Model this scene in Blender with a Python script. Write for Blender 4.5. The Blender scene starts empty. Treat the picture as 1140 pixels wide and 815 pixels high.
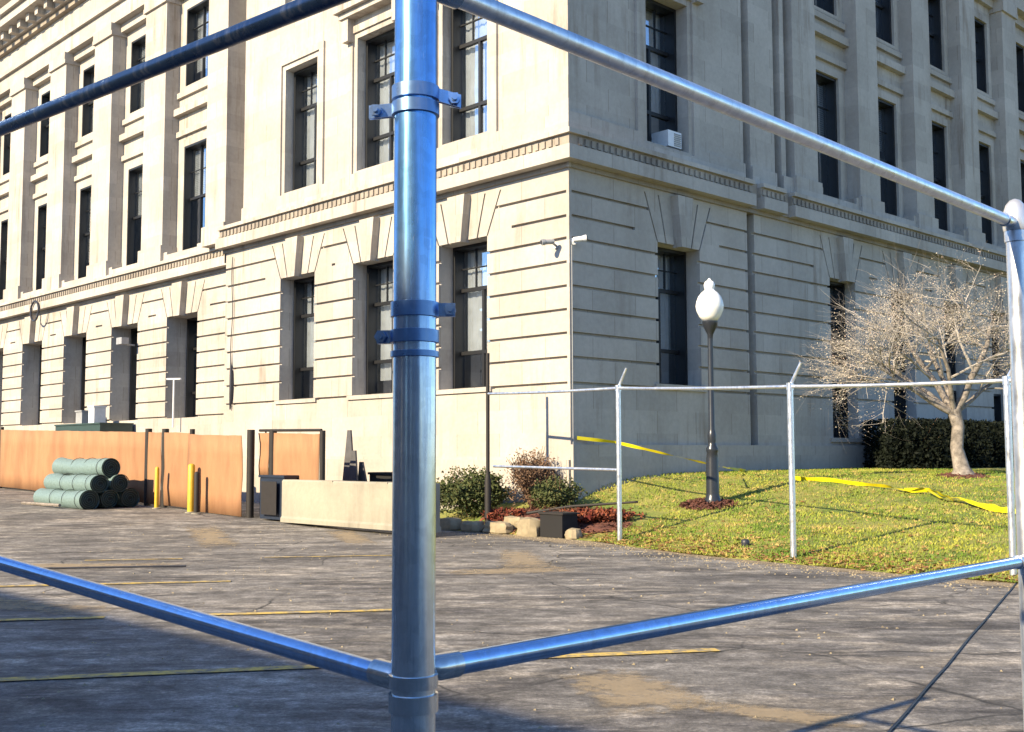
import bpy, math, random
import numpy as np
from mathutils import Vector, Matrix, noise as mnoise
R = math.radians
SC = bpy.context.scene
COL = SC.collection
random.seed(7)

# ---------------------------------------------------------------- camera
CAM_H = 1.5
cam_d = bpy.data.cameras.new('camera'); cam = bpy.data.objects.new('camera', cam_d); COL.objects.link(cam)
cam_d.sensor_width = 36.0; cam_d.sensor_fit = 'HORIZONTAL'; cam_d.lens = 39.47
cam_d.clip_start = 0.05; cam_d.clip_end = 2000
cam.matrix_world = (Matrix.Translation((0, 0, CAM_H)) @ Matrix.Rotation(R(90 + 4.3975), 4, 'X') @ Matrix.Rotation(R(-0.16), 4, 'Z'))
SC.camera = cam

# ---------------------------------------------------------------- light
SUN_AZ, SUN_EL = 50.0, 28.0          # azimuth the light travels towards (clockwise from +Y), elevation
w = bpy.data.worlds.new('World'); SC.world = w; w.use_nodes = True
nt = w.node_tree; nt.nodes.clear()
sky = nt.nodes.new('ShaderNodeTexSky'); sky.sky_type = 'NISHITA'; sky.sun_disc = False
sky.sun_elevation = R(SUN_EL); sky.sun_rotation = R(SUN_AZ + 180)
sky.air_density = 1.0; sky.dust_density = 0.2; sky.ozone_density = 6.0
bg = nt.nodes.new('ShaderNodeBackground'); bg.inputs[1].default_value = 0.12
wo = nt.nodes.new('ShaderNodeOutputWorld')
nt.links.new(sky.outputs[0], bg.inputs[0]); nt.links.new(bg.outputs[0], wo.inputs[0])
sd = bpy.data.lights.new('sun', 'SUN'); sd.energy = 5.0; sd.angle = R(0.5); sd.color = (1.0, 0.82, 0.54)
sun = bpy.data.objects.new('sun', sd); COL.objects.link(sun)
sdir = Vector((math.sin(R(SUN_AZ)) * math.cos(R(SUN_EL)), math.cos(R(SUN_AZ)) * math.cos(R(SUN_EL)), -math.sin(R(SUN_EL))))
sun.rotation_euler = sdir.to_track_quat('-Z', 'Y').to_euler(); sun.location = (-20, -20, 30)
SC.view_settings.view_transform = 'Standard'; SC.view_settings.look = 'None'
SC.view_settings.exposure = 1.15; SC.view_settings.gamma = 1.0

# ---------------------------------------------------------------- site axes
O = Vector((1.1426, 22.0, 0))
EU = Vector((-0.69394, 0.72003, 0)); EV = Vector((0.72003, 0.69394, 0)); EZ = Vector((0, 0, 1))
def S(u, v, z=0.0): return O + EU * u + EV * v + EZ * z

# ---------------------------------------------------------------- helpers
class MB:
    def __init__(s): s.v = []; s.f = []; s.m = []
    def add(s, vs, fs, m=0):
        b = len(s.v); s.v.extend([Vector(p) for p in vs])
        for f in fs: s.f.append([b + i for i in f]); s.m.append(m)
    def box(s, p, ax, ay, az, m=0):
        p = Vector(p); ax, ay, az = Vector(ax), Vector(ay), Vector(az)
        vs = [p + ax * i + ay * j + az * k for k in (0, 1) for j in (0, 1) for i in (0, 1)]
        s.add(vs, [(0, 2, 3, 1), (4, 5, 7, 6), (0, 1, 5, 4), (2, 6, 7, 3), (0, 4, 6, 2), (1, 3, 7, 5)], m)
    def abox(s, x0, x1, y0, y1, z0, z1, m=0):
        s.box((x0, y0, z0), (x1 - x0, 0, 0), (0, y1 - y0, 0), (0, 0, z1 - z0), m)
    def sbox(s, u0, u1, v0, v1, z0, z1, m=0, org=None):
        o = org or Vector((0, 0, 0))
        s.box(S(u0, v0, z0) - o, EU * (u1 - u0), EV * (v1 - v0), EZ * (z1 - z0), m)
    def tube(s, pts, rs, n=10, caps=True, m=0):
        pts = [Vector(p) for p in pts]
        if not hasattr(rs, '__len__'): rs = [rs] * len(pts)
        base = len(s.v); prev = None
        for i, p in enumerate(pts):
            d = (pts[min(i + 1, len(pts) - 1)] - pts[max(i - 1, 0)]).normalized()
            if prev is None:
                a = d.cross(Vector((0, 0, 1)) if abs(d.z) < 0.9 else Vector((1, 0, 0))).normalized()
            else:
                a = (prev - d * prev.dot(d)).normalized()
            prev = a; b = d.cross(a)
            for k in range(n):
                t = 2 * math.pi * k / n
                s.v.append(p + (a * math.cos(t) + b * math.sin(t)) * rs[i])
        for i in range(len(pts) - 1):
            for k in range(n):
                k2 = (k + 1) % n
                s.f.append([base + i * n + k, base + i * n + k2, base + (i + 1) * n + k2, base + (i + 1) * n + k]); s.m.append(m)
        if caps:
            s.f.append([base + k for k in range(n)][::-1]); s.m.append(m)
            e = base + (len(pts) - 1) * n
            s.f.append([e + k for k in range(n)]); s.m.append(m)
    def lathe(s, c, prof, n=24, m=0):
        c = Vector(c)
        s.tube([c + Vector((0, 0, z)) for r, z in prof], [r for r, z in prof], n, True, m)
    def prism(s, poly, org, ax, az, ay, m=0):
        """poly: (a, b) outline in the ax, az plane, thick along ay"""
        org, ax, az, ay = Vector(org), Vector(ax), Vector(az), Vector(ay)
        n = len(poly)
        vs = [org + ax * a + az * b for a, b in poly] + [org + ax * a + az * b + ay for a, b in poly]
        fs = [list(range(n))[::-1], list(range(n, 2 * n))] + [[i, (i + 1) % n, n + (i + 1) % n, n + i] for i in range(n)]
        s.add(vs, fs, m)
    def build(s, name, mats, parent=None, smooth=False, loc=None, sharp=40):
        me = bpy.data.meshes.new(name); me.from_pydata([tuple(p) for p in s.v], [], s.f)
        if not isinstance(mats, (list, tuple)): mats = [mats]
        for m in mats: me.materials.append(m)
        if len(mats) > 1: me.polygons.foreach_set('material_index', s.m)
        me.update()
        if smooth:
            me.shade_smooth(); me.set_sharp_from_angle(angle=R(sharp))
        o = bpy.data.objects.new(name, me); COL.objects.link(o)
        if parent: o.parent = parent
        if loc is not None: o.location = loc
        return o

def tag(o, label=None, cat=None, group=None, kind=None):
    if label: o['label'] = label
    if cat: o['category'] = cat
    if group: o['group'] = group
    if kind: o['kind'] = kind
    return o
def empty(name, loc, label=None, cat=None, group=None, rz=0):
    o = bpy.data.objects.new(name, None); COL.objects.link(o); o.location = loc; o.rotation_euler = (0, 0, rz)
    o.empty_display_size = 0.2
    return tag(o, label, cat, group)
KIDS = {}
def copy_tree(o, parent=None):
    c = o.copy(); COL.objects.link(c)
    if parent: c.parent = parent
    for ch in [x for x in o.children]: copy_tree(ch, c)
    return c

EUV = EU + EV
# ---------------------------------------------------------------- materials
def newmat(name):
    m = bpy.data.materials.new(name); m.use_nodes = True; t = m.node_tree; t.nodes.clear()
    out = t.nodes.new('ShaderNodeOutputMaterial'); b = t.nodes.new('ShaderNodeBsdfPrincipled')
    t.links.new(b.outputs[0], out.inputs[0]); return m, t, b, out
def N(t, k, **kw):
    n = t.nodes.new(k)
    for a, v in kw.items():
        if a in ('operation', 'blend_type', 'data_type', 'feature', 'distance', 'noise_dimensions', 'wave_type', 'bands_direction', 'clamp'): setattr(n, a, v)
        else: n.inputs[a.replace('_', ' ')].default_value = v
    return n
def coords(t, scale=(1, 1, 1), rot=(0, 0, 0)):
    c = t.nodes.new('ShaderNodeTexCoord'); mp = t.nodes.new('ShaderNodeMapping')
    mp.inputs['Scale'].default_value = scale; mp.inputs['Rotation'].default_value = rot
    t.links.new(c.outputs['Object'], mp.inputs[0]); return mp.outputs[0]
def ramp(t, src, stops):
    r = t.nodes.new('ShaderNodeValToRGB'); e = r.color_ramp.elements
    while len(e) < len(stops): e.new(0.5)
    for i, (p, c) in enumerate(stops):
        e[i].position = p; e[i].color = (c if hasattr(c, '__len__') else (c, c, c)) + ((1,) if not hasattr(c, '__len__') or len(c) == 3 else ())
    t.links.new(src, r.inputs[0]); return r.outputs[0]
def mix(t, fac, a, b, mode='MIX'):
    n = t.nodes.new('ShaderNodeMixRGB'); n.blend_type = mode
    for i, x in enumerate((fac, a, b)):
        if isinstance(x, bpy.types.NodeSocket): t.links.new(x, n.inputs[i])
        elif i == 0: n.inputs[0].default_value = x
        else: n.inputs[i].default_value = tuple(x) + (1,)
    return n.outputs[0]
def noise(t, vec, scale, detail=4, rough=0.55, dist=0.0):
    n = t.nodes.new('ShaderNodeTexNoise'); n.inputs['Scale'].default_value = scale; n.inputs['Detail'].default_value = detail
    n.inputs['Roughness'].default_value = rough; n.inputs['Distortion'].default_value = dist
    t.links.new(vec, n.inputs['Vector']); return n.outputs['Fac']
def bump(t, b, h, strength=0.3, dist=0.02):
    n = t.nodes.new('ShaderNodeBump'); n.inputs['Strength'].default_value = strength; n.inputs['Distance'].default_value = dist
    t.links.new(h, n.inputs['Height']); t.links.new(n.outputs[0], b.inputs['Normal'])

def stone(name, c1, c2, stain, amt=0.5):
    m, t, b, _ = newmat(name); v = coords(t)
    base = mix(t, ramp(t, noise(t, v, 0.55, 5), [(0.35, 0.0), (0.65, 1.0)]), c1, c2)
    fine = noise(t, v, 9, 6, 0.7)
    base = mix(t, 0.35, base, ramp(t, fine, [(0.3, 0.55), (0.7, 1.0)]), 'MULTIPLY')
    # block-to-block tone: random value per course and per 1.3 m along either facade
    co = t.nodes.new('ShaderNodeTexCoord'); dt = t.nodes.new('ShaderNodeVectorMath'); dt.operation = 'DOT_PRODUCT'
    t.links.new(co.outputs['Object'], dt.inputs[0]); dt.inputs[1].default_value = tuple(EUV)
    sx = t.nodes.new('ShaderNodeSeparateXYZ'); t.links.new(co.outputs['Object'], sx.inputs[0])
    def mth(op, a, b_=None):
        n = t.nodes.new('ShaderNodeMath'); n.operation = op
        for i, x in enumerate((a, b_)):
            if x is None: continue
            if isinstance(x, bpy.types.NodeSocket): t.links.new(x, n.inputs[i])
            else: n.inputs[i].default_value = x
        return n.outputs[0]
    row = mth('FLOOR', mth('DIVIDE', mth('ADD', sx.outputs['Z'], 0.02), 0.4775))
    colx = mth('ADD', mth('DIVIDE', dt.outputs['Value'], 1.35), mth('MULTIPLY', row, 0.5))
    cv = t.nodes.new('ShaderNodeCombineXYZ'); t.links.new(mth('FLOOR', colx), cv.inputs[0]); t.links.new(row, cv.inputs[1])
    wn_ = t.nodes.new('ShaderNodeTexWhiteNoise'); wn_.noise_dimensions = '3D'; t.links.new(cv.outputs[0], wn_.inputs['Vector'])
    base = mix(t, 0.9, base, ramp(t, wn_.outputs['Value'], [(0.0, 0.87), (1.0, 1.05)]), 'MULTIPLY')
    fx = mth('FRACT', colx); vj = mth('LESS_THAN', mth('ABSOLUTE', mth('SUBTRACT', fx, 0.5)), 0.494)   # fine vertical joint
    base = mix(t, 0.45, base, mix(t, vj, (0.25, 0.2, 0.15), (1, 1, 1)), 'MULTIPLY')
    vs = coords(t, (2.2, 2.2, 0.22))                      # vertical run-off streaks
    st = ramp(t, noise(t, vs, 1.6, 6, 0.65), [(0.5, 0.0), (0.72, 1.0)])
    lo = ramp(t, noise(t, v, 0.35, 3), [(0.42, 0.0), (0.62, 1.0)])
    k = mix(t, 1.0, st, lo, 'MULTIPLY')
    k2 = mix(t, 1.0, k, (amt, amt, amt), 'MULTIPLY')
    base = mix(t, k2, base, stain)
    t.links.new(base, b.inputs['Base Color']); b.inputs['Roughness'].default_value = 0.9
    bump(t, b, noise(t, v, 22, 5, 0.7), 0.25, 0.01); return m
def plain(name, c, rough=0.6, metal=0.0, var=0.25, scale=8, bmp=0.1):
    m, t, b, _ = newmat(name); v = coords(t)
    n = noise(t, v, scale, 5, 0.6)
    base = mix(t, var, c, ramp(t, n, [(0.3, 0.25), (0.7, 1.0)]), 'MULTIPLY')
    t.links.new(base, b.inputs['Base Color']); b.inputs['Roughness'].default_value = rough; b.inputs['Metallic'].default_value = metal
    if bmp: bump(t, b, n, bmp, 0.01)
    return m
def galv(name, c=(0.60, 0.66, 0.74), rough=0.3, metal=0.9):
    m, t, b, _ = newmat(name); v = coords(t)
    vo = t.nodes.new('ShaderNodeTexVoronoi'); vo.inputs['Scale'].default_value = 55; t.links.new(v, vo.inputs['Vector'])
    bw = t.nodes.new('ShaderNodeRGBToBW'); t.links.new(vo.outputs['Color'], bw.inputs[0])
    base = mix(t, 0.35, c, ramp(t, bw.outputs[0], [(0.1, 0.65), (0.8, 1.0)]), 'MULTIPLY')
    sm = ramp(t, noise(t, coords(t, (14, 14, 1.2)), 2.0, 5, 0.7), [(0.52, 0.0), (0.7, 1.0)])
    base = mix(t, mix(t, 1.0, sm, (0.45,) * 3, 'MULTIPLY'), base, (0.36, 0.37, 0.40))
    t.links.new(base, b.inputs['Base Color']); b.inputs['Metallic'].default_value = metal
    rr = ramp(t, noise(t, v, 12, 4), [(0.3, rough * 0.75), (0.7, rough * 1.35)]); t.links.new(rr, b.inputs['Roughness'])
    bump(t, b, noise(t, v, 6, 3), 0.05, 0.01); return m

M = {}
M['stone'] = stone('cream_limestone', (0.49, 0.455, 0.415), (0.41, 0.375, 0.335), (0.19, 0.145, 0.11), 0.85)
M['stone_soot'] = stone('weathered_limestone', (0.38, 0.335, 0.285), (0.26, 0.225, 0.19), (0.12, 0.10, 0.09), 0.8)
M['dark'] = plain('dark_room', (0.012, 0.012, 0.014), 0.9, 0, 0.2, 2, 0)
M['frame'] = plain('black_window_paint', (0.007, 0.008, 0.011), 0.5, 0, 0.3, 6, 0.05)
M['blind'] = plain('window_blind_fabric', (0.85, 0.87, 0.90), 0.8, 0, 0.35, 3, 0.05)
M['galv'] = galv('sky_tinted_galvanised_steel', (0.42, 0.62, 0.95), 0.20)  # blue of the reflected sky put into the base colour
M['galv_shaded'] = galv('shaded_galvanised_steel', (0.045, 0.085, 0.17), 0.3)  # shade on the top rail's underside put into the base colour
M['galv_blue'] = galv('sky_blue_tinted_steel', (0.13, 0.38, 0.88), 0.30, 0.5)  # steel with the sky's blue reflection painted into it
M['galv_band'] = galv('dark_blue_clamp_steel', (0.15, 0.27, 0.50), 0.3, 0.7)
M['galv_grey'] = galv('grey_galvanised_steel', (0.66, 0.70, 0.74), 0.2)
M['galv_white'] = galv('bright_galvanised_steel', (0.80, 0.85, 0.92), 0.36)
M['rust'] = plain('dull_dark_steel', (0.018, 0.015, 0.015), 0.7, 0.0, 0.4, 10)
M['cap'] = plain('cast_aluminium', (0.82, 0.83, 0.85), 0.35, 0.7, 0.15, 20)
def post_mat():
    m, t, b, _ = newmat('weathered_sky_tinted_post'); v = coords(t)
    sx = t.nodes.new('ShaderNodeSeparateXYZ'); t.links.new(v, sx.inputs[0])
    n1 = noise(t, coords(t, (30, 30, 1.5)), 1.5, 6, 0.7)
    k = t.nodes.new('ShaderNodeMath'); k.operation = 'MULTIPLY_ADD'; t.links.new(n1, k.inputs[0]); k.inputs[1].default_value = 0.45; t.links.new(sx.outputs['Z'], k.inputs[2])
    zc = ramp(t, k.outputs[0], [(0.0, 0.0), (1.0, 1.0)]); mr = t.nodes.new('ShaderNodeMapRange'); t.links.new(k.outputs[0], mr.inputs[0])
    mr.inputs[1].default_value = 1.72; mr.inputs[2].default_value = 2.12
    base = mix(t, mr.outputs[0], (0.70, 0.76, 0.82), (0.17, 0.41, 0.80))  # sky's blue reflection painted above, fading to grey below
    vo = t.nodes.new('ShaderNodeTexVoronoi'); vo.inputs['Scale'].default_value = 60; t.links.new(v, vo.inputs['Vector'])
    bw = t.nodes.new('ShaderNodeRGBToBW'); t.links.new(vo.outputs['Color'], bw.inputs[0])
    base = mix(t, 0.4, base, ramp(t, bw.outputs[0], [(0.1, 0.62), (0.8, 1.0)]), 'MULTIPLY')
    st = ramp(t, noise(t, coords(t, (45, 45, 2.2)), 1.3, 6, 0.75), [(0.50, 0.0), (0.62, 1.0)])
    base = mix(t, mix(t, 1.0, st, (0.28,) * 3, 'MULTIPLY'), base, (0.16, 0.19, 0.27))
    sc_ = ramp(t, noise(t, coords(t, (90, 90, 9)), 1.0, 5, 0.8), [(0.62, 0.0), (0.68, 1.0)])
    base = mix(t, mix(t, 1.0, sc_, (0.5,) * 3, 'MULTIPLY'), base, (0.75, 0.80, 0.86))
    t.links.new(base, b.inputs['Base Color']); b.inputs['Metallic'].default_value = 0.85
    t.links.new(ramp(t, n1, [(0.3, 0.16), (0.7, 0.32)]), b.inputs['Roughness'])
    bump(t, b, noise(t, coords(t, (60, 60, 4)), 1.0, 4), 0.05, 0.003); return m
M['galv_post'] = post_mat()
m, t, b, out = newmat('window_glass')                     # half mirror, half see-through
g = t.nodes.new('ShaderNodeBsdfGlossy'); g.inputs['Roughness'].default_value = 0.03; g.inputs['Color'].default_value = (0.85, 0.92, 1, 1)
tr = t.nodes.new('ShaderNodeBsdfTransparent'); tr.inputs['Color'].default_value = (0.82, 0.86, 0.9, 1)
fr = t.nodes.new('ShaderNodeFresnel'); fr.inputs['IOR'].default_value = 1.6
ad = N(t, 'ShaderNodeMath', operation='MULTIPLY_ADD'); t.links.new(fr.outputs[0], ad.inputs[0]); ad.inputs[1].default_value = 2.0; ad.inputs[2].default_value = 0.32
ms = t.nodes.new('ShaderNodeMixShader'); t.links.new(ad.outputs[0], ms.inputs[0]); t.links.new(tr.outputs[0], ms.inputs[1]); t.links.new(g.outputs[0], ms.inputs[2])
bn = t.nodes.new('ShaderNodeBump'); bn.inputs['Strength'].default_value = 0.25; bn.inputs['Distance'].default_value = 0.03
t.links.new(noise(t, coords(t), 1.3, 2), bn.inputs['Height']); t.links.new(bn.outputs[0], g.inputs['Normal'])
t.links.new(ms.outputs[0], out.inputs[0]); t.nodes.remove(b); M['glass'] = m

# asphalt: worn, patchy, cracked, speckled with aggregate
m, t, b, _ = newmat('old_asphalt'); v = coords(t)
big = noise(t, v, 0.28, 6, 0.6, 0.6)
base = mix(t, ramp(t, big, [(0.34, 0.0), (0.66, 1.0)]), (0.118, 0.113, 0.110), (0.255, 0.238, 0.220))
vstr = coords(t, (0.45, 1.5, 1), (0, 0, R(-10)))
base = mix(t, ramp(t, noise(t, vstr, 1.3, 6, 0.7), [(0.42, 0.0), (0.62, 0.85)]), base, (0.050, 0.046, 0.047))
base = mix(t, ramp(t, noise(t, coords(t, (0.6, 1.7, 1), (0, 0, R(-10))), 1.1, 8, 0.75, 0.8), [(0.50, 0.0), (0.68, 0.85)]), base, (0.36, 0.32, 0.27))
base = mix(t, 0.8, base, ramp(t, noise(t, v, 5.5, 8, 0.8), [(0.32, 0.40), (0.5, 1.0), (0.66, 1.9)]), 'MULTIPLY')
base = mix(t, 0.8, base, ramp(t, noise(t, coords(t, (0.8, 1.5, 1), (0, 0, R(20))), 1.7, 8, 0.8, 1.0), [(0.38, 0.5), (0.5, 0.95), (0.62, 1.6)]), 'MULTIPLY')
sp = noise(t, v, 38, 4, 0.8)
base = mix(t, 0.6, base, ramp(t, sp, [(0.32, 0.35), (0.5, 0.9), (0.68, 1.9)]), 'MULTIPLY')
vd = t.nodes.new('ShaderNodeTexVoronoi'); vd.feature = 'DISTANCE_TO_EDGE'; vd.inputs['Scale'].default_value = 0.42
wn = t.nodes.new('ShaderNodeTexNoise'); wn.inputs['Scale'].default_value = 1.4; wn.inputs['Detail'].default_value = 6; t.links.new(v, wn.inputs['Vector'])
wv = mix(t, 0.28, v, wn.outputs['Color'], 'ADD'); t.links.new(wv, vd.inputs['Vector'])
ck = ramp(t, vd.outputs['Distance'], [(0.0, 1.0), (0.009, 0.0)])
cb = ramp(t, noise(t, v, 0.5, 3), [(0.46, 0.0), (0.56, 1.0)])
base = mix(t, mix(t, 1.0, ck, cb, 'MULTIPLY'), base, (0.025, 0.024, 0.024))
t.links.new(base, b.inputs['Base Color']); b.inputs['Roughness'].default_value = 0.85
bump(t, b, sp, 0.6, 0.012); M['asphalt'] = m

m, t, b, _ = newmat('faded_yellow_paint'); v = coords(t)
c = mix(t, ramp(t, noise(t, v, 7, 6, 0.75), [(0.44, 0.0), (0.58, 1.0)]), (0.60, 0.42, 0.10), (0.22, 0.19, 0.14))
t.links.new(c, b.inputs['Base Color']); b.inputs['Roughness'].default_value = 0.8; M['paint'] = m
m, t, b, _ = newmat('sandy_dirt'); v = coords(t)
c = mix(t, noise(t, v, 9, 6, 0.7), (0.24, 0.19, 0.13), (0.46, 0.36, 0.23)); t.links.new(c, b.inputs['Base Color'])
b.inputs['Roughness'].default_value = 0.95; bump(t, b, noise(t, v, 30, 4), 0.6, 0.01)
al = t.nodes.new('ShaderNodeAttribute'); al.attribute_name = 'edge'
k = N(t, 'ShaderNodeMath', operation='MULTIPLY_ADD'); t.links.new(noise(t, v, 6, 6, 0.7), k.inputs[0]); k.inputs[1].default_value = 2.6; t.links.new(al.outputs['Fac'], k.inputs[2])
t.links.new(ramp(t, k.outputs[0], [(0.95, 0.0), (1.0, 0.8)]) if False else ramp(t, N(t, 'ShaderNodeMath', operation='SUBTRACT').outputs[0], [(0, 0), (0.6, 0.7)]), b.inputs['Alpha'])
sub = [n for n in t.nodes if n.type == 'MATH' and n.operation == 'SUBTRACT'][0]; t.links.new(k.outputs[0], sub.inputs[0]); sub.inputs[1].default_value = 1.42
M['dirt'] = m
m, t, b, _ = newmat('lawn_soil'); v = coords(t)
c = mix(t, ramp(t, noise(t, v, 1.2, 6, 0.65), [(0.38, 0.0), (0.62, 1.0)]), (0.13, 0.18, 0.030), (0.30, 0.27, 0.07))
c = mix(t, 0.5, c, ramp(t, noise(t, v, 25, 4), [(0.3, 0.5), (0.7, 1.3)]), 'MULTIPLY')
t.links.new(c, b.inputs['Base Color']); b.inputs['Roughness'].default_value = 0.95; bump(t, b, noise(t, v, 18, 5), 0.8, 0.03); M['soil'] = m
def leafmat(name, c1, c2, c3=None, sc=2.0, trans=0.25):
    m, t, b, _ = newmat(name); v = coords(t)
    c = mix(t, ramp(t, noise(t, v, sc, 4, 0.7), [(0.38, 0.0), (0.62, 1.0)]), c1, c2)
    if c3: c = mix(t, ramp(t, noise(t, v, sc * 5, 2), [(0.55, 0.0), (0.65, 1.0)]), c, c3)
    t.links.new(c, b.inputs['Base Color']); b.inputs['Roughness'].default_value = 0.75; b.inputs['Specular IOR Level'].default_value = 0.2
    return m
M['grass'] = leafmat('lawn_grass', (0.10, 0.19, 0.026), (0.32, 0.33, 0.055), (0.46, 0.33, 0.12), 0.9)
M['deadleaf'] = leafmat('fallen_leaves', (0.38, 0.20, 0.08), (0.22, 0.10, 0.04), (0.5, 0.36, 0.18), 4)
M['bush'] = leafmat('bush_leaves', (0.035, 0.055, 0.022), (0.09, 0.11, 0.04), (0.14, 0.12, 0.05), 5)
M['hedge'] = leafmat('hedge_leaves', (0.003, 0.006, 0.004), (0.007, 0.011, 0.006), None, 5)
M['redleaf'] = leafmat('red_twigs', (0.13, 0.022, 0.02), (0.30, 0.10, 0.05), (0.10, 0.04, 0.03), 4)
M['browntwig'] = leafmat('dry_shrub', (0.14, 0.085, 0.055), (0.22, 0.14, 0.09), (0.06, 0.035, 0.03), 6)
M['bark'] = plain('grey_bark', (0.33, 0.29, 0.26), 0.9, 0, 1.0, 9, 1.0)
M['twig'] = plain('pale_twigs', (0.50, 0.46, 0.43), 0.9, 0, 1.0, 1.9, 0)
M['bud'] = leafmat('pale_leaves', (0.56, 0.52, 0.44), (0.36, 0.31, 0.25), (0.52, 0.38, 0.34), 2)
M['mulch'] = plain('red_mulch', (0.16, 0.062, 0.045), 0.95, 0, 0.8, 14, 0.8)
M['rock'] = plain('rough_field_stone', (0.36, 0.30, 0.20), 0.9, 0, 0.6, 5, 0.8)
M['concrete'] = stone('cast_concrete', (0.40, 0.38, 0.31), (0.28, 0.26, 0.22), (0.13, 0.11, 0.09), 0.9)
M['lamp_paint'] = plain('lamp_post_paint', (0.03, 0.035, 0.045), 0.28, 0.2, 0.3, 9, 0.05)
m, t, b, _ = newmat('white_globe'); b.inputs['Base Color'].default_value = (0.86, 0.86, 0.84, 1); b.inputs['Roughness'].default_value = 0.25
b.inputs['Subsurface Weight'].default_value = 0.3; b.inputs['Subsurface Radius'].default_value = (0.1, 0.1, 0.1); M['globe'] = m
M['tape'] = plain('yellow_tape', (0.72, 0.62, 0.01), 0.4, 0, 0.12, 9, 0)
M['yellow'] = plain('yellow_bollard_paint', (0.62, 0.42, 0.03), 0.5, 0, 0.3, 6)
M['roll'] = plain('green_coated_wire_mesh', (0.20, 0.29, 0.29), 0.5, 0.1, 0.5, 25, 0.6)
M['roll_end'] = plain('shaded_roll_end', (0.02, 0.03, 0.032), 0.8, 0, 0.5, 20, 0.5)
M['navy'] = plain('navy_cabinet_paint', (0.02, 0.03, 0.055), 0.4, 0, 0.3, 5)
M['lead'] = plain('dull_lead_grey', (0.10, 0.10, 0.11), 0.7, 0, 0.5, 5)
M['white'] = plain('white_enamel', (0.72, 0.74, 0.78), 0.4, 0, 0.2, 8)
M['greybox'] = plain('grey_enamel', (0.32, 0.33, 0.35), 0.5, 0, 0.3, 8)
M['green'] = plain('dark_green_paint', (0.03, 0.06, 0.055), 0.5, 0, 0.3, 6)
M['cable'] = plain('black_rubber', (0.03, 0.032, 0.045), 0.45, 0, 0.3, 20)
M['brick'] = plain('grey_render', (0.24, 0.22, 0.21), 0.9, 0, 0.5, 12, 0.3)
# brown mesh windscreen with a woven look and slight see-through
m, t, b, _ = newmat('brown_privacy_mesh'); v = coords(t)
c = mix(t, ramp(t, noise(t, coords(t, (1, 1, 0.3)), 2.2, 5, 0.6), [(0.35, 0.0), (0.65, 1.0)]), (0.31, 0.155, 0.078), (0.40, 0.215, 0.11))
wvn = t.nodes.new('ShaderNodeTexWave'); wvn.inputs['Scale'].default_value = 9; wvn.inputs['Distortion'].default_value = 1.5; t.links.new(v, wvn.inputs['Vector'])
c = mix(t, 0.25, c, wvn.outputs['Color'], 'MULTIPLY')
t.links.new(c, b.inputs['Base Color']); b.inputs['Roughness'].default_value = 0.85; M['screen'] = m

# ---------------------------------------------------------------- ground
def sstep(a, b, x):
    t = min(1, max(0, (x - a) / (b - a))); return t * t * (3 - 2 * t)
def uv_of(x, y):
    p = Vector((x, y, 0)) - O; return p.dot(EU), p.dot(EV)
def lot_z(x, y):
    u, v = uv_of(x, y); return 0.42 * min(1.0, max(0, (u - 3) / 19.0)) * sstep(-14, -4, v)
def v_edge(u):
    return float(np.interp(u, [-60, -14, -8.7, -4.8, -2.8, -1.65, 0, 2, 4], [-3.4, -3.2, -3.07, -2.72, -2.05, -1.75, -1.72, -1.75, -1.8]))
def lawn_z(u, v):
    L = 3.3 + 1.25 * min(8.5, max(0, -u)); t = (v - v_edge(u)) / L
    t = max(0, t); z = t if t < 0.75 else 0.75 + 0.25 * (1 - math.exp(-(t - 0.75) / 0.25))
    if u > 0.5: z *= 1 - 0.75 * sstep(0.5, 5, u)
    return 1.03 * z + 0.012
def gz(x, y):
    u, v = uv_of(x, y)
    if v > v_edge(u) and u < 4.5: return lawn_z(u, v)
    return lot_z(x, y)

mb = MB()
xs = [-220, -120, -70] + [i * 2.0 for i in range(-22, 23)] + [70, 120, 220]
ys = [-160, -80, -40] + [i * 2.0 for i in range(-10, 31)] + [90, 150, 300]
for y in ys:
    for x in xs: mb.v.append(Vector((x, y, lot_z(x, y))))
nx = len(xs)
for j in range(len(ys) - 1):
    for i in range(nx - 1): mb.f.append([j * nx + i, j * nx + i + 1, (j + 1) * nx + i + 1, (j + 1) * nx + i]); mb.m.append(0)
tag(mb.build('parking_lot', M['asphalt'], smooth=True), kind='structure')

# lawn sheet
us = [4.5 - 0.4 * i for i in range(0, 58)] + [-20, -24, -30, -40]
mb = MB(); nv = 60
for u in us:
    e = v_edge(u)
    for j in range(nv):
        tt = j / (nv - 1); v = e + (tt ** 1.8) * 44
        if u >= -0.0 and v > 0.02: v = 0.02 + (v - 0.02) * 0.0001
        wob = 0.16 * mnoise.noise(Vector((u * 1.3, 3.3, 0))) + 0.05 * mnoise.noise(Vector((u * 5, 7.3, 0))) if j == 0 else 0
        z = lawn_z(u, v) + 0.03 * mnoise.noise(Vector((u, v, 0))) * min(1, j / 3)
        mb.v.append(S(u, v + wob, 0.006 + max(z if j else 0.0, 0.0)))
for i in range(len(us) - 1):
    for j in range(nv - 1): mb.f.append([i * nv + j, (i + 1) * nv + j, (i + 1) * nv + j + 1, i * nv + j + 1]); mb.m.append(0)
tag(mb.build('lawn', M['soil'], smooth=True), kind='structure')

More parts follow.
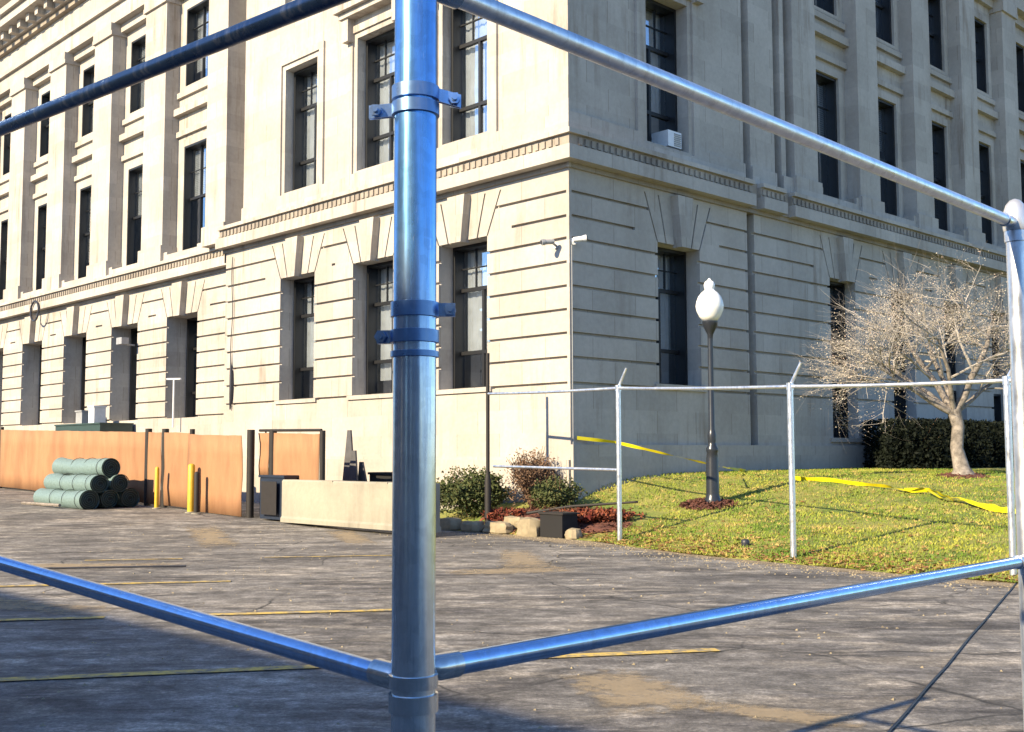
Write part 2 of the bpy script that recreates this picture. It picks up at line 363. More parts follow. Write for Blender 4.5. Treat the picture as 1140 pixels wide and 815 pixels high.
# grass blades: uncountable, one object
rng = np.random.default_rng(3)
def blades(name, n, region, size, mat, wid=0.012, flat=False, label=None, cat=None, dens=None):
    V = []; F = []
    k = 0; tries = 0
    while k < n and tries < n * 6:
        tries += 1
        u, v = region(rng)
        if u > -0.02 and v > 0: continue
        if v < v_edge(u) - 0.02: continue
        if dens is not None and rng.random() > dens(u, v): continue
        p = S(u, v, gz(*S(u, v).xy) + 0.004)
        h = size * rng.uniform(0.5, 1.25); a = rng.uniform(0, 6.283); wd = wid * rng.uniform(0.7, 1.4)
        dx, dy = math.cos(a) * wd, math.sin(a) * wd
        if flat:
            tz = rng.uniform(-0.3, 0.5)
            b0 = len(V)
            V += [(p.x - dx, p.y - dy, p.z + 0.015), (p.x - dy * 0.8, p.y + dx * 0.8, p.z + 0.015 + tz * wd), (p.x + dx, p.y + dy, p.z + 0.02), (p.x + dy * 0.8, p.y - dx * 0.8, p.z + 0.02 - tz * wd * .3)]
            F.append((b0, b0 + 1, b0 + 2, b0 + 3))
        else:
            lx, ly = rng.normal(0, 0.5, 2) * h; b0 = len(V)
            V += [(p.x - dx, p.y - dy, p.z), (p.x + dx, p.y + dy, p.z), (p.x + lx, p.y + ly, p.z + h)]
            F.append((b0, b0 + 1, b0 + 2))
        k += 1
    me = bpy.data.meshes.new(name); me.from_pydata(V, [], F); me.materials.append(mat); me.update()
    o = bpy.data.objects.new(name, me); COL.objects.link(o); tag(o, label, cat, kind='stuff'); return o
def reg(r):
    while True:
        u = r.uniform(-17, -0.05); v = v_edge(u) + abs(r.uniform(0, 1)) ** 1.5 * 13
        if u > -2.2 and v < 0.3: continue
        return u, v
def gdens(u, v): return 0.25 + 0.75 * sstep(0, 0.7, v - v_edge(u)) * (0.55 + 0.6 * (mnoise.noise(Vector((u * .9, v * .9, 1))) + .5))
blades('lawn_grass', 95000, reg, 0.042, M['grass'], 0.011, False, 'short yellow-green winter lawn grass sloping up to the shaded building wall', 'grass', gdens)
gv = MB(); rg = random.Random(4)
for _ in range(2600):
    if rg.random() < .6: u = rg.uniform(-12, 2.5); v = v_edge(u) - abs(rg.gauss(0, .5)); q = S(u, v)
    else: q = Vector((rg.uniform(-8, 8), rg.uniform(5.5, 24), 0))
    uu, vv_ = uv_of(q.x, q.y)
    if vv_ > v_edge(uu) - .02: continue
    z = lot_z(q.x, q.y); r_ = rg.uniform(.006, .02); a = rg.uniform(0, 6.28)
    P_ = [Vector((q.x + math.cos(a + k * 2.1) * r_ * rg.uniform(.7, 1.3), q.y + math.sin(a + k * 2.1) * r_, z)) for k in range(3)] + [Vector((q.x, q.y, z + r_ * .8))]
    gv.add(P_, [(0, 1, 3), (1, 2, 3), (2, 0, 3)])
tag(gv.build('gravel', M['rock']), 'loose pale gravel scattered over the asphalt', 'gravel', kind='stuff')
def reg2(r):
    u = r.uniform(-17, -0.05); return u, v_edge(u) + abs(r.normal(0, 1)) * 0.75 - 0.02
def reg3(r):
    u = r.uniform(-17, -0.05); return u, v_edge(u) + r.uniform(0, 9)
blades('fallen_leaves', 5200, lambda r: reg2(r) if r.random() < .75 else reg3(r), 0.04, M['deadleaf'], 0.035, True, 'brown dry leaves lying along the asphalt edge of the lawn', 'leaves')

# thin pale lip of dust and worn edge where asphalt meets lawn
def patch(name, pts, z=0.004, mat='dirt'):
    """soft-edged dirt patch: outline polygon scaled in rings with an edge attribute"""
    c = sum((Vector((p[0], p[1], 0)) for p in pts), Vector()) / len(pts)
    n = 40; m_ = MB(); att = []
    def P(t):
        f = t * len(pts) / n; i = int(f) % len(pts); q = f - int(f)
        a = Vector((*pts[i], 0)); b_ = Vector((*pts[(i + 1) % len(pts)], 0)); return a.lerp(b_, q)
    m_.v.append(Vector((c.x, c.y, lot_z(c.x, c.y) + z))); att.append(1.0)
    for r_ in (0.35, 0.7, 1.0):
        for k_ in range(n):
            q = c.lerp(P(k_), r_); m_.v.append(Vector((q.x, q.y, lot_z(q.x, q.y) + z))); att.append({0.35: 0.75, 0.7: 0.45, 1.0: 0.0}[r_])
    for k_ in range(n): m_.f.append([0, 1 + k_, 1 + (k_ + 1) % n]); m_.m.append(0)
    for rr in range(2):
        for k_ in range(n):
            a = 1 + rr * n + k_; b_ = 1 + rr * n + (k_ + 1) % n; m_.f.append([a, a + n, b_ + n, b_]); m_.m.append(0)
    o = m_.build(name, M[mat]); at = o.data.attributes.new('edge', 'FLOAT', 'POINT'); at.data.foreach_set('value', att)
    return tag(o, kind='structure')
def strip_pts(p0, p1, w0, w1=None):
    w1 = w1 or w0; a, b_ = Vector(p0), Vector(p1); d = (b_ - a).normalized(); n_ = Vector((-d.y, d.x))
    return [tuple(a - n_ * w0), tuple(a.lerp(b_, .5) - n_ * (w0 + w1) * .55), tuple(b_ - n_ * w1), tuple(b_ + n_ * w1), tuple(a.lerp(b_, .5) + n_ * (w0 + w1) * .55), tuple(a + n_ * w0)]
patch('dirt_patch', strip_pts((-7.6, 15.0), (-4.3, 15.3), 0.55, 0.25), 0.006)
patch('dirt_patch', strip_pts((-7.0, 12.9), (-4.6, 11.2), 0.25, 0.15), 0.006)
patch('dirt_patch', strip_pts((-7.6, 12.4), (-3.6, 10.7), 0.2, 0.35), 0.005)
patch('dirt_patch', strip_pts((-0.9, 14.2), (0.9, 14.6), 0.35), 0.005)
patch('dirt_patch', strip_pts((0.0, 17.6), (0.25, 14.4), 0.25, 0.4), 0.006)
patch('dirt_patch', strip_pts((1.0, 6.85), (1.95, 6.3), 0.12, 0.26), 0.007)
patch('dirt_patch', strip_pts((0.55, 7.9), (0.95, 6.6), 0.3, 0.4), 0.005)
patch('dirt_patch', strip_pts((-6.2, 22.5), (-4.6, 18.0), 0.35), 0.005)
patch('dirt_patch', strip_pts((-3.4, 22.0), (-2.4, 18.4), 0.3), 0.006)
for i, (ua, ub) in enumerate([(0.6, -3.6), (-3.0, -7.2), (-6.6, -11.0), (-10.4, -16)]):
    a = S(ua, v_edge(ua) - 0.10); b_ = S(ub, v_edge(ub) - 0.10)
    patch('dirt_patch', strip_pts(a.xy, b_.xy, 0.34, 0.42), 0.004 + 0.001 * (i % 2))

# painted stall lines (faded yellow), each a broken sheet 4 mm up
def line(p0, p1, w=0.1, gaps=()):
    m_ = MB(); a, b_ = Vector(p0), Vector(p1); d = (b_ - a); n_ = Vector((-d.y, d.x)).normalized() * w / 2
    k = 24; prev = 0
    for i in range(k):
        t0, t1 = i / k, (i + 1) / k
        if any(g0 < (t0 + t1) / 2 < g1 for g0, g1 in gaps): continue
        q = [a + d * t0 - n_, a + d * t1 - n_, a + d * t1 + n_, a + d * t0 + n_]
        m_.add([(p.x, p.y, lot_z(p.x, p.y) + 0.0085) for p in q], [(0, 1, 2, 3)])
    return tag(m_.build('parking_line', M['paint']), kind='structure')
line((-9.0, 9.54), (-1.1, 10.85), 0.13, [(0.68, 0.76)])
line((-6.5, 6.92), (1.55, 8.64), 0.13, [(0.72, 0.80)])
line((-9.5, 12.2), (-3.3, 13.3), 0.13, [(0.5, 0.6)])
line((-6.0, 4.05), (2.0, 5.5), 0.09)
line((-6.0, 15.9), (-1.5, 16.6), 0.07, [(0.3, 0.55)])

# ---------------------------------------------------------------- facade height fields
def facade(name, side, rects, mats, parent, z_extra=()):
    """rects: (a0, a1, z0, z1, depth, kind) painted in order; kind None = wall, 'hole' = opening, 'void' = nothing, int = material"""
    A = sorted({round(r[i], 4) for r in rects for i in (0, 1)}); Z = sorted({round(r[i], 4) for r in rects for i in (2, 3)})
    na, nz = len(A) - 1, len(Z) - 1
    D = [[(0.0, 'void')] * nz for _ in range(na)]
    for (a0, a1, z0, z1, d, k) in rects:
        for i in range(na):
            ac = (A[i] + A[i + 1]) / 2
            if not a0 < ac < a1: continue
            for j in range(nz):
                zc = (Z[j] + Z[j + 1]) / 2
                if z0 < zc < z1: D[i][j] = (d, k)
    P = (lambda a, d, z: S(a, d, z) - O) if side == 'L' else (lambda a, d, z: S(d, a, z) - O)
    m_ = MB(); vid = {}
    def vv(a, d, z):
        k_ = (round(a, 4), round(d, 4), round(z, 4))
        if k_ not in vid: vid[k_] = len(m_.v); m_.v.append(P(a, d, z))
        return vid[k_]
    def q(p, mi):
        m_.f.append([vv(*x) for x in p]); m_.m.append(mi)
    def get(i, j): return D[i][j] if 0 <= i < na and 0 <= j < nz else (0.0, 'void')
    def mi(c): return c[1] if isinstance(c[1], int) else 0
    for i in range(na):
        for j in range(nz):
            c = D[i][j]; a0, a1, z0, z1 = A[i], A[i + 1], Z[j], Z[j + 1]
            if c[1] == 'hole': q([(a0, c[0], z0), (a1, c[0], z0), (a1, c[0], z1), (a0, c[0], z1)], 2)
            elif c[1] != 'void': q([(a0, c[0], z0), (a1, c[0], z0), (a1, c[0], z1), (a0, c[0], z1)], mi(c))
            n_ = get(i + 1, j)
            if abs(n_[0] - c[0]) > 1e-5 and not (c[1] == 'void' and n_[1] == 'void'):
                q([(a1, c[0], z0), (a1, n_[0], z0), (a1, n_[0], z1), (a1, c[0], z1)], mi(c if c[0] < n_[0] else n_))
            n_ = get(i, j + 1)
            if abs(n_[0] - c[0]) > 1e-5 and not (c[1] == 'void' and n_[1] == 'void'):
                q([(a0, c[0], z1), (a1, c[0], z1), (a1, n_[0], z1), (a0, n_[0], z1)], mi(c if c[0] < n_[0] else n_))
            if i == 0 and abs(c[0]) > 1e-5 and c[1] != 'void': q([(a0, 0, z0), (a0, c[0], z0), (a0, c[0], z1), (a0, 0, z1)], mi(c))
    return m_.build(name, mats, parent)

BL = empty('courthouse', O, 'large cream limestone classical civic building filling the background, sunlit left wall and shaded right wall', 'building')
FM = [M['stone'], M['stone_soot'], M['dark']]
JZ = [2.83, 3.34, 3.82, 4.29, 4.76, 5.24, 5.72, 6.17, 6.66]
GR, GH = 0.075, 0.06
OPEN_D = 1.25
winL, winR = [], []          # (centre, z0, z1, width, glass depth from wall datum, style)
def joints(rects, a0, a1, d, shift=0.0):
    for z in JZ: rects.append((a0, a1, z + shift, z + shift + GH, d + GR, None))
def arch(keys, side, c, w, zt, d, ztop, zj=6.66):
    """splayed voussoirs over a flat opening, laid in a shallow recess; returns recess rect"""
    mb_ = MB(); t0 = zt; t1 = ztop; hw = w / 2; spl = 0.42; gap = 0.022
    def PT(a, dd, z): return (S(a, dd, z) if side == 'L' else S(dd, a, z)) - O
    ax = (PT(1, 0, 0) - PT(0, 0, 0)); ay = (PT(0, 1, 0) - PT(0, 0, 0))
    n = 5; org = PT(c, d, 0)
    for k in range(n):
        if k == n // 2: continue
        f0, f1 = k / n * 2 - 1, (k + 1) / n * 2 - 1
        poly = [(f0 * hw + gap, t0), (f1 * hw - gap, t0), (f1 * (hw + spl) - gap, t1), (f0 * (hw + spl) + gap, t1)]
        mb_.prism(poly, org, ax, EZ, ay * (GR + 0.02))
    f = 1 / n; kp = [(-f * hw, t0 - 0.06), (f * hw, t0 - 0.06), (f * (hw + spl) + 0.04, t1 + 0.04), (-f * (hw + spl) - 0.04, t1 + 0.04)]
    keys.append((kp, org - ay * 0.20, ax, ay * 0.26))
    for s_ in (-1, 1):                                  # side blocks, one slanted end each
        def xs_(z): return hw + spl * (z - t0) / (t1 - t0) + gap
        W = hw + 0.75
        for (za, zb) in ((t0, zj), (zj + GH, t1)):
            if zb - za < 0.05: continue
            poly = [(s_ * xs_(za), za), (s_ * W, za), (s_ * W, zb), (s_ * xs_(zb), zb)]
            if s_ < 0: poly = poly[::-1]
            mb_.prism(poly, org, ax, EZ, ay * (GR + 0.02))
    mb_.build('flat_arch', M['stone'], BL)
    return (c - hw - 0.75, c + hw + 0.75, t0, t1, d + GR, None)

# ---- left facade (sunlit)
r = []; KEYS = []
LM = 0.75                                   # main range is set back from the corner pavilion
UE = 66
r.append((-1.2, UE, -0.6, 20.6, 0.0, 'void'))
r.append((0, 13.35, -0.6, 7.11, 0.0, None)); r.append((13.35, UE, -0.6, 6.9, LM, None))
r.append((0, 13.35, -0.6, 1.35, -0.06, None)); r.append((13.35, UE, -0.6, 1.3, LM - 0.06, None))
joints(r, 0, 13.35, 0.0); joints(r, 13.35, UE, LM, -0.22)
PC = [3.2, 6.45, 9.7]
for c in PC:
    r.append(arch(KEYS, 'L', c, 1.6, 6.12, 0.0, 7.05))
    r.append((c - 0.8, c + 0.8, 2.88, 6.12, OPEN_D, 'hole')); winL.append((c, 2.88, 6.12, 1.6, 0.66, 'tall'))
    r.append((c - 0.95, c + 0.95, 2.78, 2.88, -0.05, None))
MC = [17.35 + 4.05 * k for k in range(12)]
for c in MC:
    r.append(arch(KEYS, 'L', c, 2.0, 5.85, LM, 6.8, 6.44))
    r.append((c - 1.0, c + 1.0, 2.6, 5.85, LM + 1.6, 'hole')); winL.append((c, 2.6, 5.85, 2.0, LM + 0.95, 'tall'))
# belt course
def belt(r, a0, a1, d, z, x=0):
    r.append((a0, a1, z, z + 0.10, d - 0.06, 1)); r.append((a0, a1, z + 0.10, z + 0.38, d - 0.30, None))
    r.append((a0, a1, z + 0.38, z + 0.62, d - 0.20, 1)); r.append((a0, a1, z + 0.62, z + 0.72, d - 0.28, None))
    q_ = a0 + .06
    while q_ < min(a1, a0 + 30) - .2:                 # carved beads of the belt moulding
        r.append((q_, q_ + .10, z + .43, z + .57, d - .235, 1)); q_ += .19
belt(r, -0.0, 13.45, 0, 7.16); r.append((0, 13.35, 7.11, 7.16, 0, None))
r.append((-0.06, 0, 7.16, 7.26, -0.06, None)); r.append((-0.30, 0, 7.26, 7.54, -0.30, None)); r.append((-0.20, 0, 7.54, 7.78, -0.20, 1)); r.append((-0.28, 0, 7.78, 7.88, -0.28, None))
belt(r, 13.45, UE, LM, 6.9)
r.append((0, 12.56, 7.88, 18.8, 0.06, None)); r.append((0, 12.56, 7.88, 8.33, 0.0, None))
r.append((12.56, 13.4, 7.88, 18.8, 1.15, None))
r.append((13.4, UE, 7.62, 18.8, LM + 0.42, None)); r.append((13.4, UE, 7.62, 7.95, LM - 0.05, None))
r.append((13.4, 13.95, 7.9, 18.3, 1.15, None)); r.append((13.95, 15.12, 7.62, 16.75, 0.28, None)); r.append((13.9, 15.17, 16.3, 16.75, 0.2, None)); r.append((13.9, 15.2, 7.62, 8.2, 0.2, None))
for k in range(12):
    c = MC[k]
    r.append((c + 1.28, c + 2.77, 7.95, 16.75, LM - 0.08, None))
    r.append((c + 1.22, c + 2.83, 16.3, 16.75, LM - 0.16, None)); r.append((c + 1.22, c + 2.83, 7.62, 8.2, LM - 0.16, None))
    for (za, zb) in ((7.98, 11.42), (13.42, 16.0)):
        r.append((c - 0.98, c + 0.98, za - 0.12, zb + 0.24, LM + 0.36, None))
        r.append((c - 0.75, c + 0.75, za, zb, LM + 1.5, 'hole')); winL.append((c, za, zb, 1.5, LM + 0.60, 'sash'))
    r.append((c - 1.28, c + 1.28, 11.80, 11.98, LM + 0.32, None)); r.append((c - 1.28, c + 1.28, 12.5, 12.72, LM + 0.22, None))
    r.append((c - 1.28, c + 1.28, 13.1, 13.28, LM + 0.32, None)); r.append((c - 1.28, c + 1.28, 16.45, 16.75, LM + 0.2, None))
for c in PC:                                # pavilion first floor
    w_ = 1.5
    r.append((c - w_ / 2 - 0.34, c + w_ / 2 + 0.34, 8.33, 12.1, 0.0, None))
    r.append((c - w_ / 2 - 0.14, c + w_ / 2 + 0.14, 8.36, 11.92, 0.05, None))
    r.append((c - w_ / 2, c + w_ / 2, 8.42, 11.78, OPEN_D, 'hole')); winL.append((c, 8.42, 11.78, w_, 0.55, 'tall'))
    if c < 9:
        r.append((c - 1.2, c + 1.2, 12.28, 12.42, -0.22, None)); r.append((c - 1.28, c + 1.28, 12.42, 12.6, -0.34, None))
        for s_ in (-1, 1): r.append((c + s_ * 1.0 - 0.12, c + s_ * 1.0 + 0.12, 11.7, 12.28, -0.16, None))
    r.append((c - w_ / 2 - 0.2, c + w_ / 2 + 0.2, 13.5, 16.2, 0.0, None))
    r.append((c - w_ / 2, c + w_ / 2, 13.6, 16.0, OPEN_D, 'hole')); winL.append((c, 13.6, 16.0, w_, 0.5, 'sash'))
def entab(r, a0, a1, d):
    r.append((a0, a1, 16.75, 17.35, d - 0.05, None)); r.append((a0, a1, 17.35, 17.5, d - 0.18, None)); r.append((a0, a1, 17.5, 18.3, d - 0.06, None))
    r.append((a0, a1, 18.3, 18.5, d - 0.25, 1)); r.append((a0, a1, 18.5, 18.8, d - 0.4, None)); r.append((a0, a1, 18.8, 19.15, d - 0.95, None)); r.append((a0, a1, 19.15, 19.4, d - 1.1, None))
    r.append((a0, a1, 19.4, 20.6, d + 0.2, None))
    k = a0
entab(r, 13.4, UE, LM); entab(r, 0, 13.4, 0.0)
u_ = 0.2
while u_ < UE - 1:
    r.append((u_, u_ + 0.3, 18.5, 18.8, (LM if u_ > 13.1 else 0) - 0.7, None)); u_ += 0.9
wallL = facade('wall', 'L', r, FM, BL); wallL['label'] = 'sunlit left wall with horizontal stone joints'

# ---- right facade (shade)
r = []; VE = 46
r.append((0, VE, -0.6, 20.6, 0, 'void'))
r.append((0, VE, -0.6, 7.16, 0, None))
for z in JZ:
    r.append((0, 6.15, z, z + GH, GR, None)); r.append((6.45, VE, z, z + GH, GR, None))
c = 3.53
r.append(arch(KEYS, 'R', c, 1.5, 6.02, 0.0, 7.05))
r.append((c - 0.75, c + 0.75, 2.95, 6.02, OPEN_D, 'hole')); winR.append((c, 2.95, 6.02, 1.5, 0.62, 'tall'))
r.append((c - 0.9, c + 0.9, 2.83, 2.95, -0.05, None))
RC = [10.5 + 3.27 * k for k in range(10)]
for c in RC:
    r.append(arch(KEYS, 'R', c, 1.3, 6.0, 0.0, 7.05))
    r.append((c - 0.65, c + 0.65, 1.85, 6.0, OPEN_D, 'hole')); r.append((c - 0.65, c + 0.65, 3.35, 3.75, 0.3, None))
    winR.append((c, 3.75, 6.0, 1.3, 0.55, 'sash')); winR.append((c, 1.85, 3.35, 1.3, 0.55, 'low'))
    r.append((c - 0.8, c + 0.8, 1.74, 1.85, -0.05, None))
r.append((0, 9.7, -0.6, 1.65, -0.07, None)); 
for k in range(10): r.append((RC[k] - 0.8 + 0.0, RC[k] + 2.47, -0.6, 1.65, -0.07, None))
belt(r, 0, VE, 0, 7.16)
r.append((0, VE, 7.88, 18.8, 0.06, None)); r.append((0, VE, 7.88, 8.33, 0.0, None))
r.append((8.0, VE, 8.33, 18.8, 0.40, None))
for k in range(-1, 10):
    c = RC[0] + 3.27 * k
    if k >= 0:
        for (za, zb) in ((8.25, 11.65), (13.4, 15.85)):
            r.append((c - 0.86, c + 0.86, za - 0.1, zb + 0.22, 0.34, None))
            r.append((c - 0.66, c + 0.66, za, zb, 1.7, 'hole')); winR.append((c, za, zb, 1.32, 0.66, 'sash'))
        r.append((c - 1.06, c + 1.06, 12.0, 12.16, 0.30, None)); r.append((c - 1.06, c + 1.06, 12.62, 12.84, 0.22, None))
        r.append((c - 1.06, c + 1.06, 13.1, 13.26, 0.30, None)); r.append((c - 1.06, c + 1.06, 16.45, 16.75, 0.25, None))
    r.append((c + 1.08, c + 2.19, 8.33, 16.75, 0.0, None)); r.append((c + 1.02, c + 2.25, 16.3, 16.75, -0.08, None)); r.append((c + 1.02, c + 2.25, 7.88, 8.4, -0.08, None))
c = 3.27; w_ = 1.48
r.append((c - w_ / 2 - 0.36, c + w_ / 2 + 0.36, 8.1, 12.0, 0.0, None)); r.append((c - w_ / 2 - 0.14, c + w_ / 2 + 0.14, 8.14, 11.75, 0.05, None))
r.append((c - w_ / 2, c + w_ / 2, 8.2, 11.6, OPEN_D, 'hole')); winR.append((c, 8.2, 11.6, w_, 0.6, 'tall'))
r.append((c - w_ / 2, c + w_ / 2, 13.6, 16.0, OPEN_D, 'hole')); winR.append((c, 13.6, 16.0, w_, 0.5, 'sash'))
r.append((c - 1.2, c + 1.2, 12.28, 12.42, -0.22, None)); r.append((c - 1.28, c + 1.28, 12.42, 12.6, -0.34, None))
for s_ in (-1, 1): r.append((c + s_ * 1.0 - 0.12, c + s_ * 1.0 + 0.12, 11.7, 12.28, -0.16, None))
entab(r, 0, VE, 0.0)
for (a0, a1) in ((6.15, 6.45), (7.5, 7.8)):
    for (z0, z1) in ((1.65, 7.16), (7.88, 18.3)):
        if a0 > 7 and z0 < 2: continue
        r.append((a0, a1, z0, z1, 0.4, 1))
    r.append((a0 - .02, a1 + .02, 7.26, 7.88, -0.1, 1))
v_ = 0.5
while v_ < VE - 1: r.append((v_, v_ + 0.3, 18.5, 18.8, -0.7, None)); v_ += 0.9
wallR = facade('wall', 'R', r, FM, BL); wallR['label'] = 'shaded right wall with horizontal stone joints'
# cornice corner return, voussoirs, keystones, roof
mb = MB()
for z0, z1, x in ((18.8, 19.15, .95), (19.15, 19.4, 1.1), (18.5, 18.8, .4), (18.3, 18.5, .25)):
    mb.sbox(-x, 0, -x, 0, z0 + 0.002, z1 - 0.002, 0, O)
mb.build('cornice', M['stone'], BL)
for kp, org, ax, th in KEYS:
    mb = MB(); mb.prism(kp, (0, 0, 0), ax, EZ, th); k_ = mb.build('keystone', M['stone'], BL); k_.location = org
mb = MB(); mb.sbox(0.3, UE, 0.3 + LM, 30, 19.4, 19.8, 0, O); mb.sbox(0.3, 20, 0.3, 2, 19.4, 19.8, 0, O)
mb.sbox(UE, UE + .4, LM, 30, -.5, 20.6, 0, O); mb.sbox(0, UE, VE, VE + .4, -.5, 20.6, 0, O)
mb.build('roof', M['stone_soot'], BL)
mb = MB(); mb.sbox(1.75, 65, 2.45, 45, -0.6, 19.3, 0, O); mb.build('interior', M['dark'], BL)

# ---- windows: frame mesh at origin (x along facade, y inward, z up), pane and blind as sub-parts
def make_window(w_, h, style, blind):
    fm = MB(); t_ = 0.07; dep = 0.24
    # deep black box frame from the stone reveal to the glass
    fm.abox(-w_ / 2, -w_ / 2 + t_, -dep, 0.05, 0, h); fm.abox(w_ / 2 - t_, w_ / 2, -dep, 0.05, 0, h)
    fm.abox(-w_ / 2 + t_, w_ / 2 - t_, -dep, 0.05, h - t_, h); fm.abox(-w_ / 2 + t_, w_ / 2 - t_, -dep * .6, 0.05, 0, t_)
    if style == 'tall':
        bars = [0.26 * h, 0.70 * h]
        fm.abox(-0.035, 0.035, -0.05, 0.03, t_, h * 0.70)
        for x_ in (-w_ / 6, w_ / 6): fm.abox(x_ - 0.012, x_ + 0.012, -0.03, 0.02, h * 0.70, h - t_)
        fm.abox(-w_ / 2 + t_, w_ / 2 - t_, -0.028, 0.018, h * 0.85 - .012, h * 0.85 + .012)
    elif style == 'sash':
        bars = [0.5 * h]; fm.abox(-0.02, 0.02, -0.05, 0.03, t_, h - t_)
        bars_thin = 0.76 * h; fm.abox(-w_ / 2 + t_, w_ / 2 - t_, -0.028, 0.018, bars_thin - .012, bars_thin + .012)
    else:
        bars = [0.5 * h]; fm.abox(-0.02, 0.02, -0.05, 0.03, t_, h - t_)
    for z in bars: fm.abox(-w_ / 2 + t_, w_ / 2 - t_, -0.055, 0.035, z - 0.04, z + 0.04)
    f = fm.build('window', M['frame'])
    p = MB(); p.add([(-w_ / 2 + t_, 0, t_), (w_ / 2 - t_, 0, t_), (w_ / 2 - t_, 0, h - t_), (-w_ / 2 + t_, 0, h - t_)], [(0, 1, 2, 3)])
    pane = p.build('pane', M['glass'], f)
    if blind:
        b_ = MB(); z0 = h * blind; n_ = int((h - t_ - z0) / 0.06)
        if style == 'tall' :                    # hanging curtains with folds
            k = 16; X = np.linspace(-w_ / 2 + t_ + .02, w_ / 2 - t_ - .02, k)
            vs = [(x_, 0.13 + 0.03 * (i % 2), z_) for z_ in (z0, h - t_) for i, x_ in enumerate(X)]
            b_.add(vs, [(i, i + 1, k + i + 1, k + i) for i in range(k - 1)])
        else:
            for i in range(n_):
                zz = z0 + i * 0.06; b_.add([(-w_ / 2 + t_ + .02, 0.10, zz), (w_ / 2 - t_ - .02, 0.10, zz), (w_ / 2 - t_ - .02, 0.12, zz + 0.056), (-w_ / 2 + t_ + .02, 0.12, zz + 0.056)], [(0, 1, 2, 3)])
        b_.build('blind', M['blind'], f)
    return f
PROTO = {}
rw = random.Random(5)
azL = math.atan2(-EU.y, -EU.x); azR = math.atan2(EV.y, EV.x)
def put_windows(lst, side):
    for (c, z0, z1, w_, d, style) in lst:
        if side == 'L': bl = rw.choice([0.08, 0.12, 0.26]) if c < 13 else rw.choice([0.08, 0.2, 0.3, 0.5])
        else: bl = 0.26 if c < 5 else rw.choice([0.2, 0.4, 0.6, 0.75])
        if side == 'L' and c > 13 and z0 < 5: bl = 0
        key = (round(w_, 2), round(z1 - z0, 2), style, bl)
        if key not in PROTO:
            o = make_window(w_, z1 - z0, style, bl); PROTO[key] = o
        else: o = copy_tree(PROTO[key])
        o.parent = BL
        if side == 'L': o.location = S(c, d, z0) - O; o.rotation_euler = (0, 0, azL)
        else: o.location = S(d, c, z0) - O; o.rotation_euler = (0, 0, azR)
# keep to what the view (and a step to the side) can show: under 100 windows
put_windows([x for x in winL if x[0] < 46], 'L'); put_windows([x for x in winR if x[0] < 30], 'R')

# window air conditioner on the right wall, upper window
a = empty('air_conditioner', S(0.30, 3.62, 8.28), 'pale boxy air conditioner in the upper shaded window nearest the building corner', 'air conditioner', rz=azR)
mb = MB(); mb.abox(-0.24, 0.24, -0.16, 0.35, 0, 0.36); mb.build('casing', M['white'], a)
mb = MB()
for i in range(7): mb.abox(-0.03, 0.21, -0.175, -0.162, 0.03 + i * 0.043, 0.052 + i * 0.043)
mb.build('grille', M['greybox'], a)
# equipment resting above the screen fence at the third recessed window
def s_box(name, label, cat, u, v, z, w_, d, h, mat, lid=None, rz=azL):
    o = empty(name, S(u, v, z), label, cat, rz=rz)
    mb = MB(); mb.abox(-w_ / 2, w_ / 2, -d / 2, d / 2, 0, h); mb.build('body', M[mat], o)
    mb = MB(); mb.abox(-w_ / 2 - 0.03, w_ / 2 + 0.03, -d / 2 - 0.03, d / 2 + 0.03, h, h + 0.05); mb.build('lid', M[lid or mat], o)
    return o
s_box('platform', 'dark green flat platform against the wall below the recessed windows', 'platform', 22.2, 0.1, 0.7, 3.6, 1.1, 1.75, 'green')
s_box('utility_box', 'white utility box standing on the dark green platform', 'utility box', 21.9, 0.1, 2.5, 0.45, 0.4, 0.55, 'white')
s_box('utility_box', 'grey utility box at the left on the dark green platform', 'utility box', 22.9, 0.1, 2.5, 0.5, 0.4, 0.42, 'greybox')

# cameras at the corner
def sec_cam(label, base, d, arm, mat):
    o = empty('security_camera', base, label, 'security camera', 'security cameras on the corner of the building')
    d = Vector(d).normalized(); p = Vector(arm)
    mb = MB(); mb.tube([(0, 0, 0), p * .6, p], 0.022, 8); mb.tube([(0, 0, 0), p * .12], 0.07, 12); mb.build('bracket', M[mat], o, True)
    mb = MB(); mb.tube([p - d * 0.06, p + d * 0.16], [0.05, 0.055], 12); mb.tube([p + d * 0.13, p + d * 0.2], [0.064, 0.068], 12, True); mb.build('housing', M[mat], o, True)
    mb = MB(); mb.tube([p + d * 0.201, p + d * 0.215], 0.04, 12); mb.build('lens', M['cable'], o, True)
sec_cam('grey security camera on the sunlit wall side of the corner', S(0.35, -0.0, 5.62), (-0.95, -0.3, -0.1), (-0.12, -0.2, 0.05), 'greybox')
sec_cam('white security camera sticking out on the shaded wall side of the corner', S(-0.0, 0.12, 5.68), (0.9, -0.1, 0.1), (0.05, -0.22, 0.0), 'white')

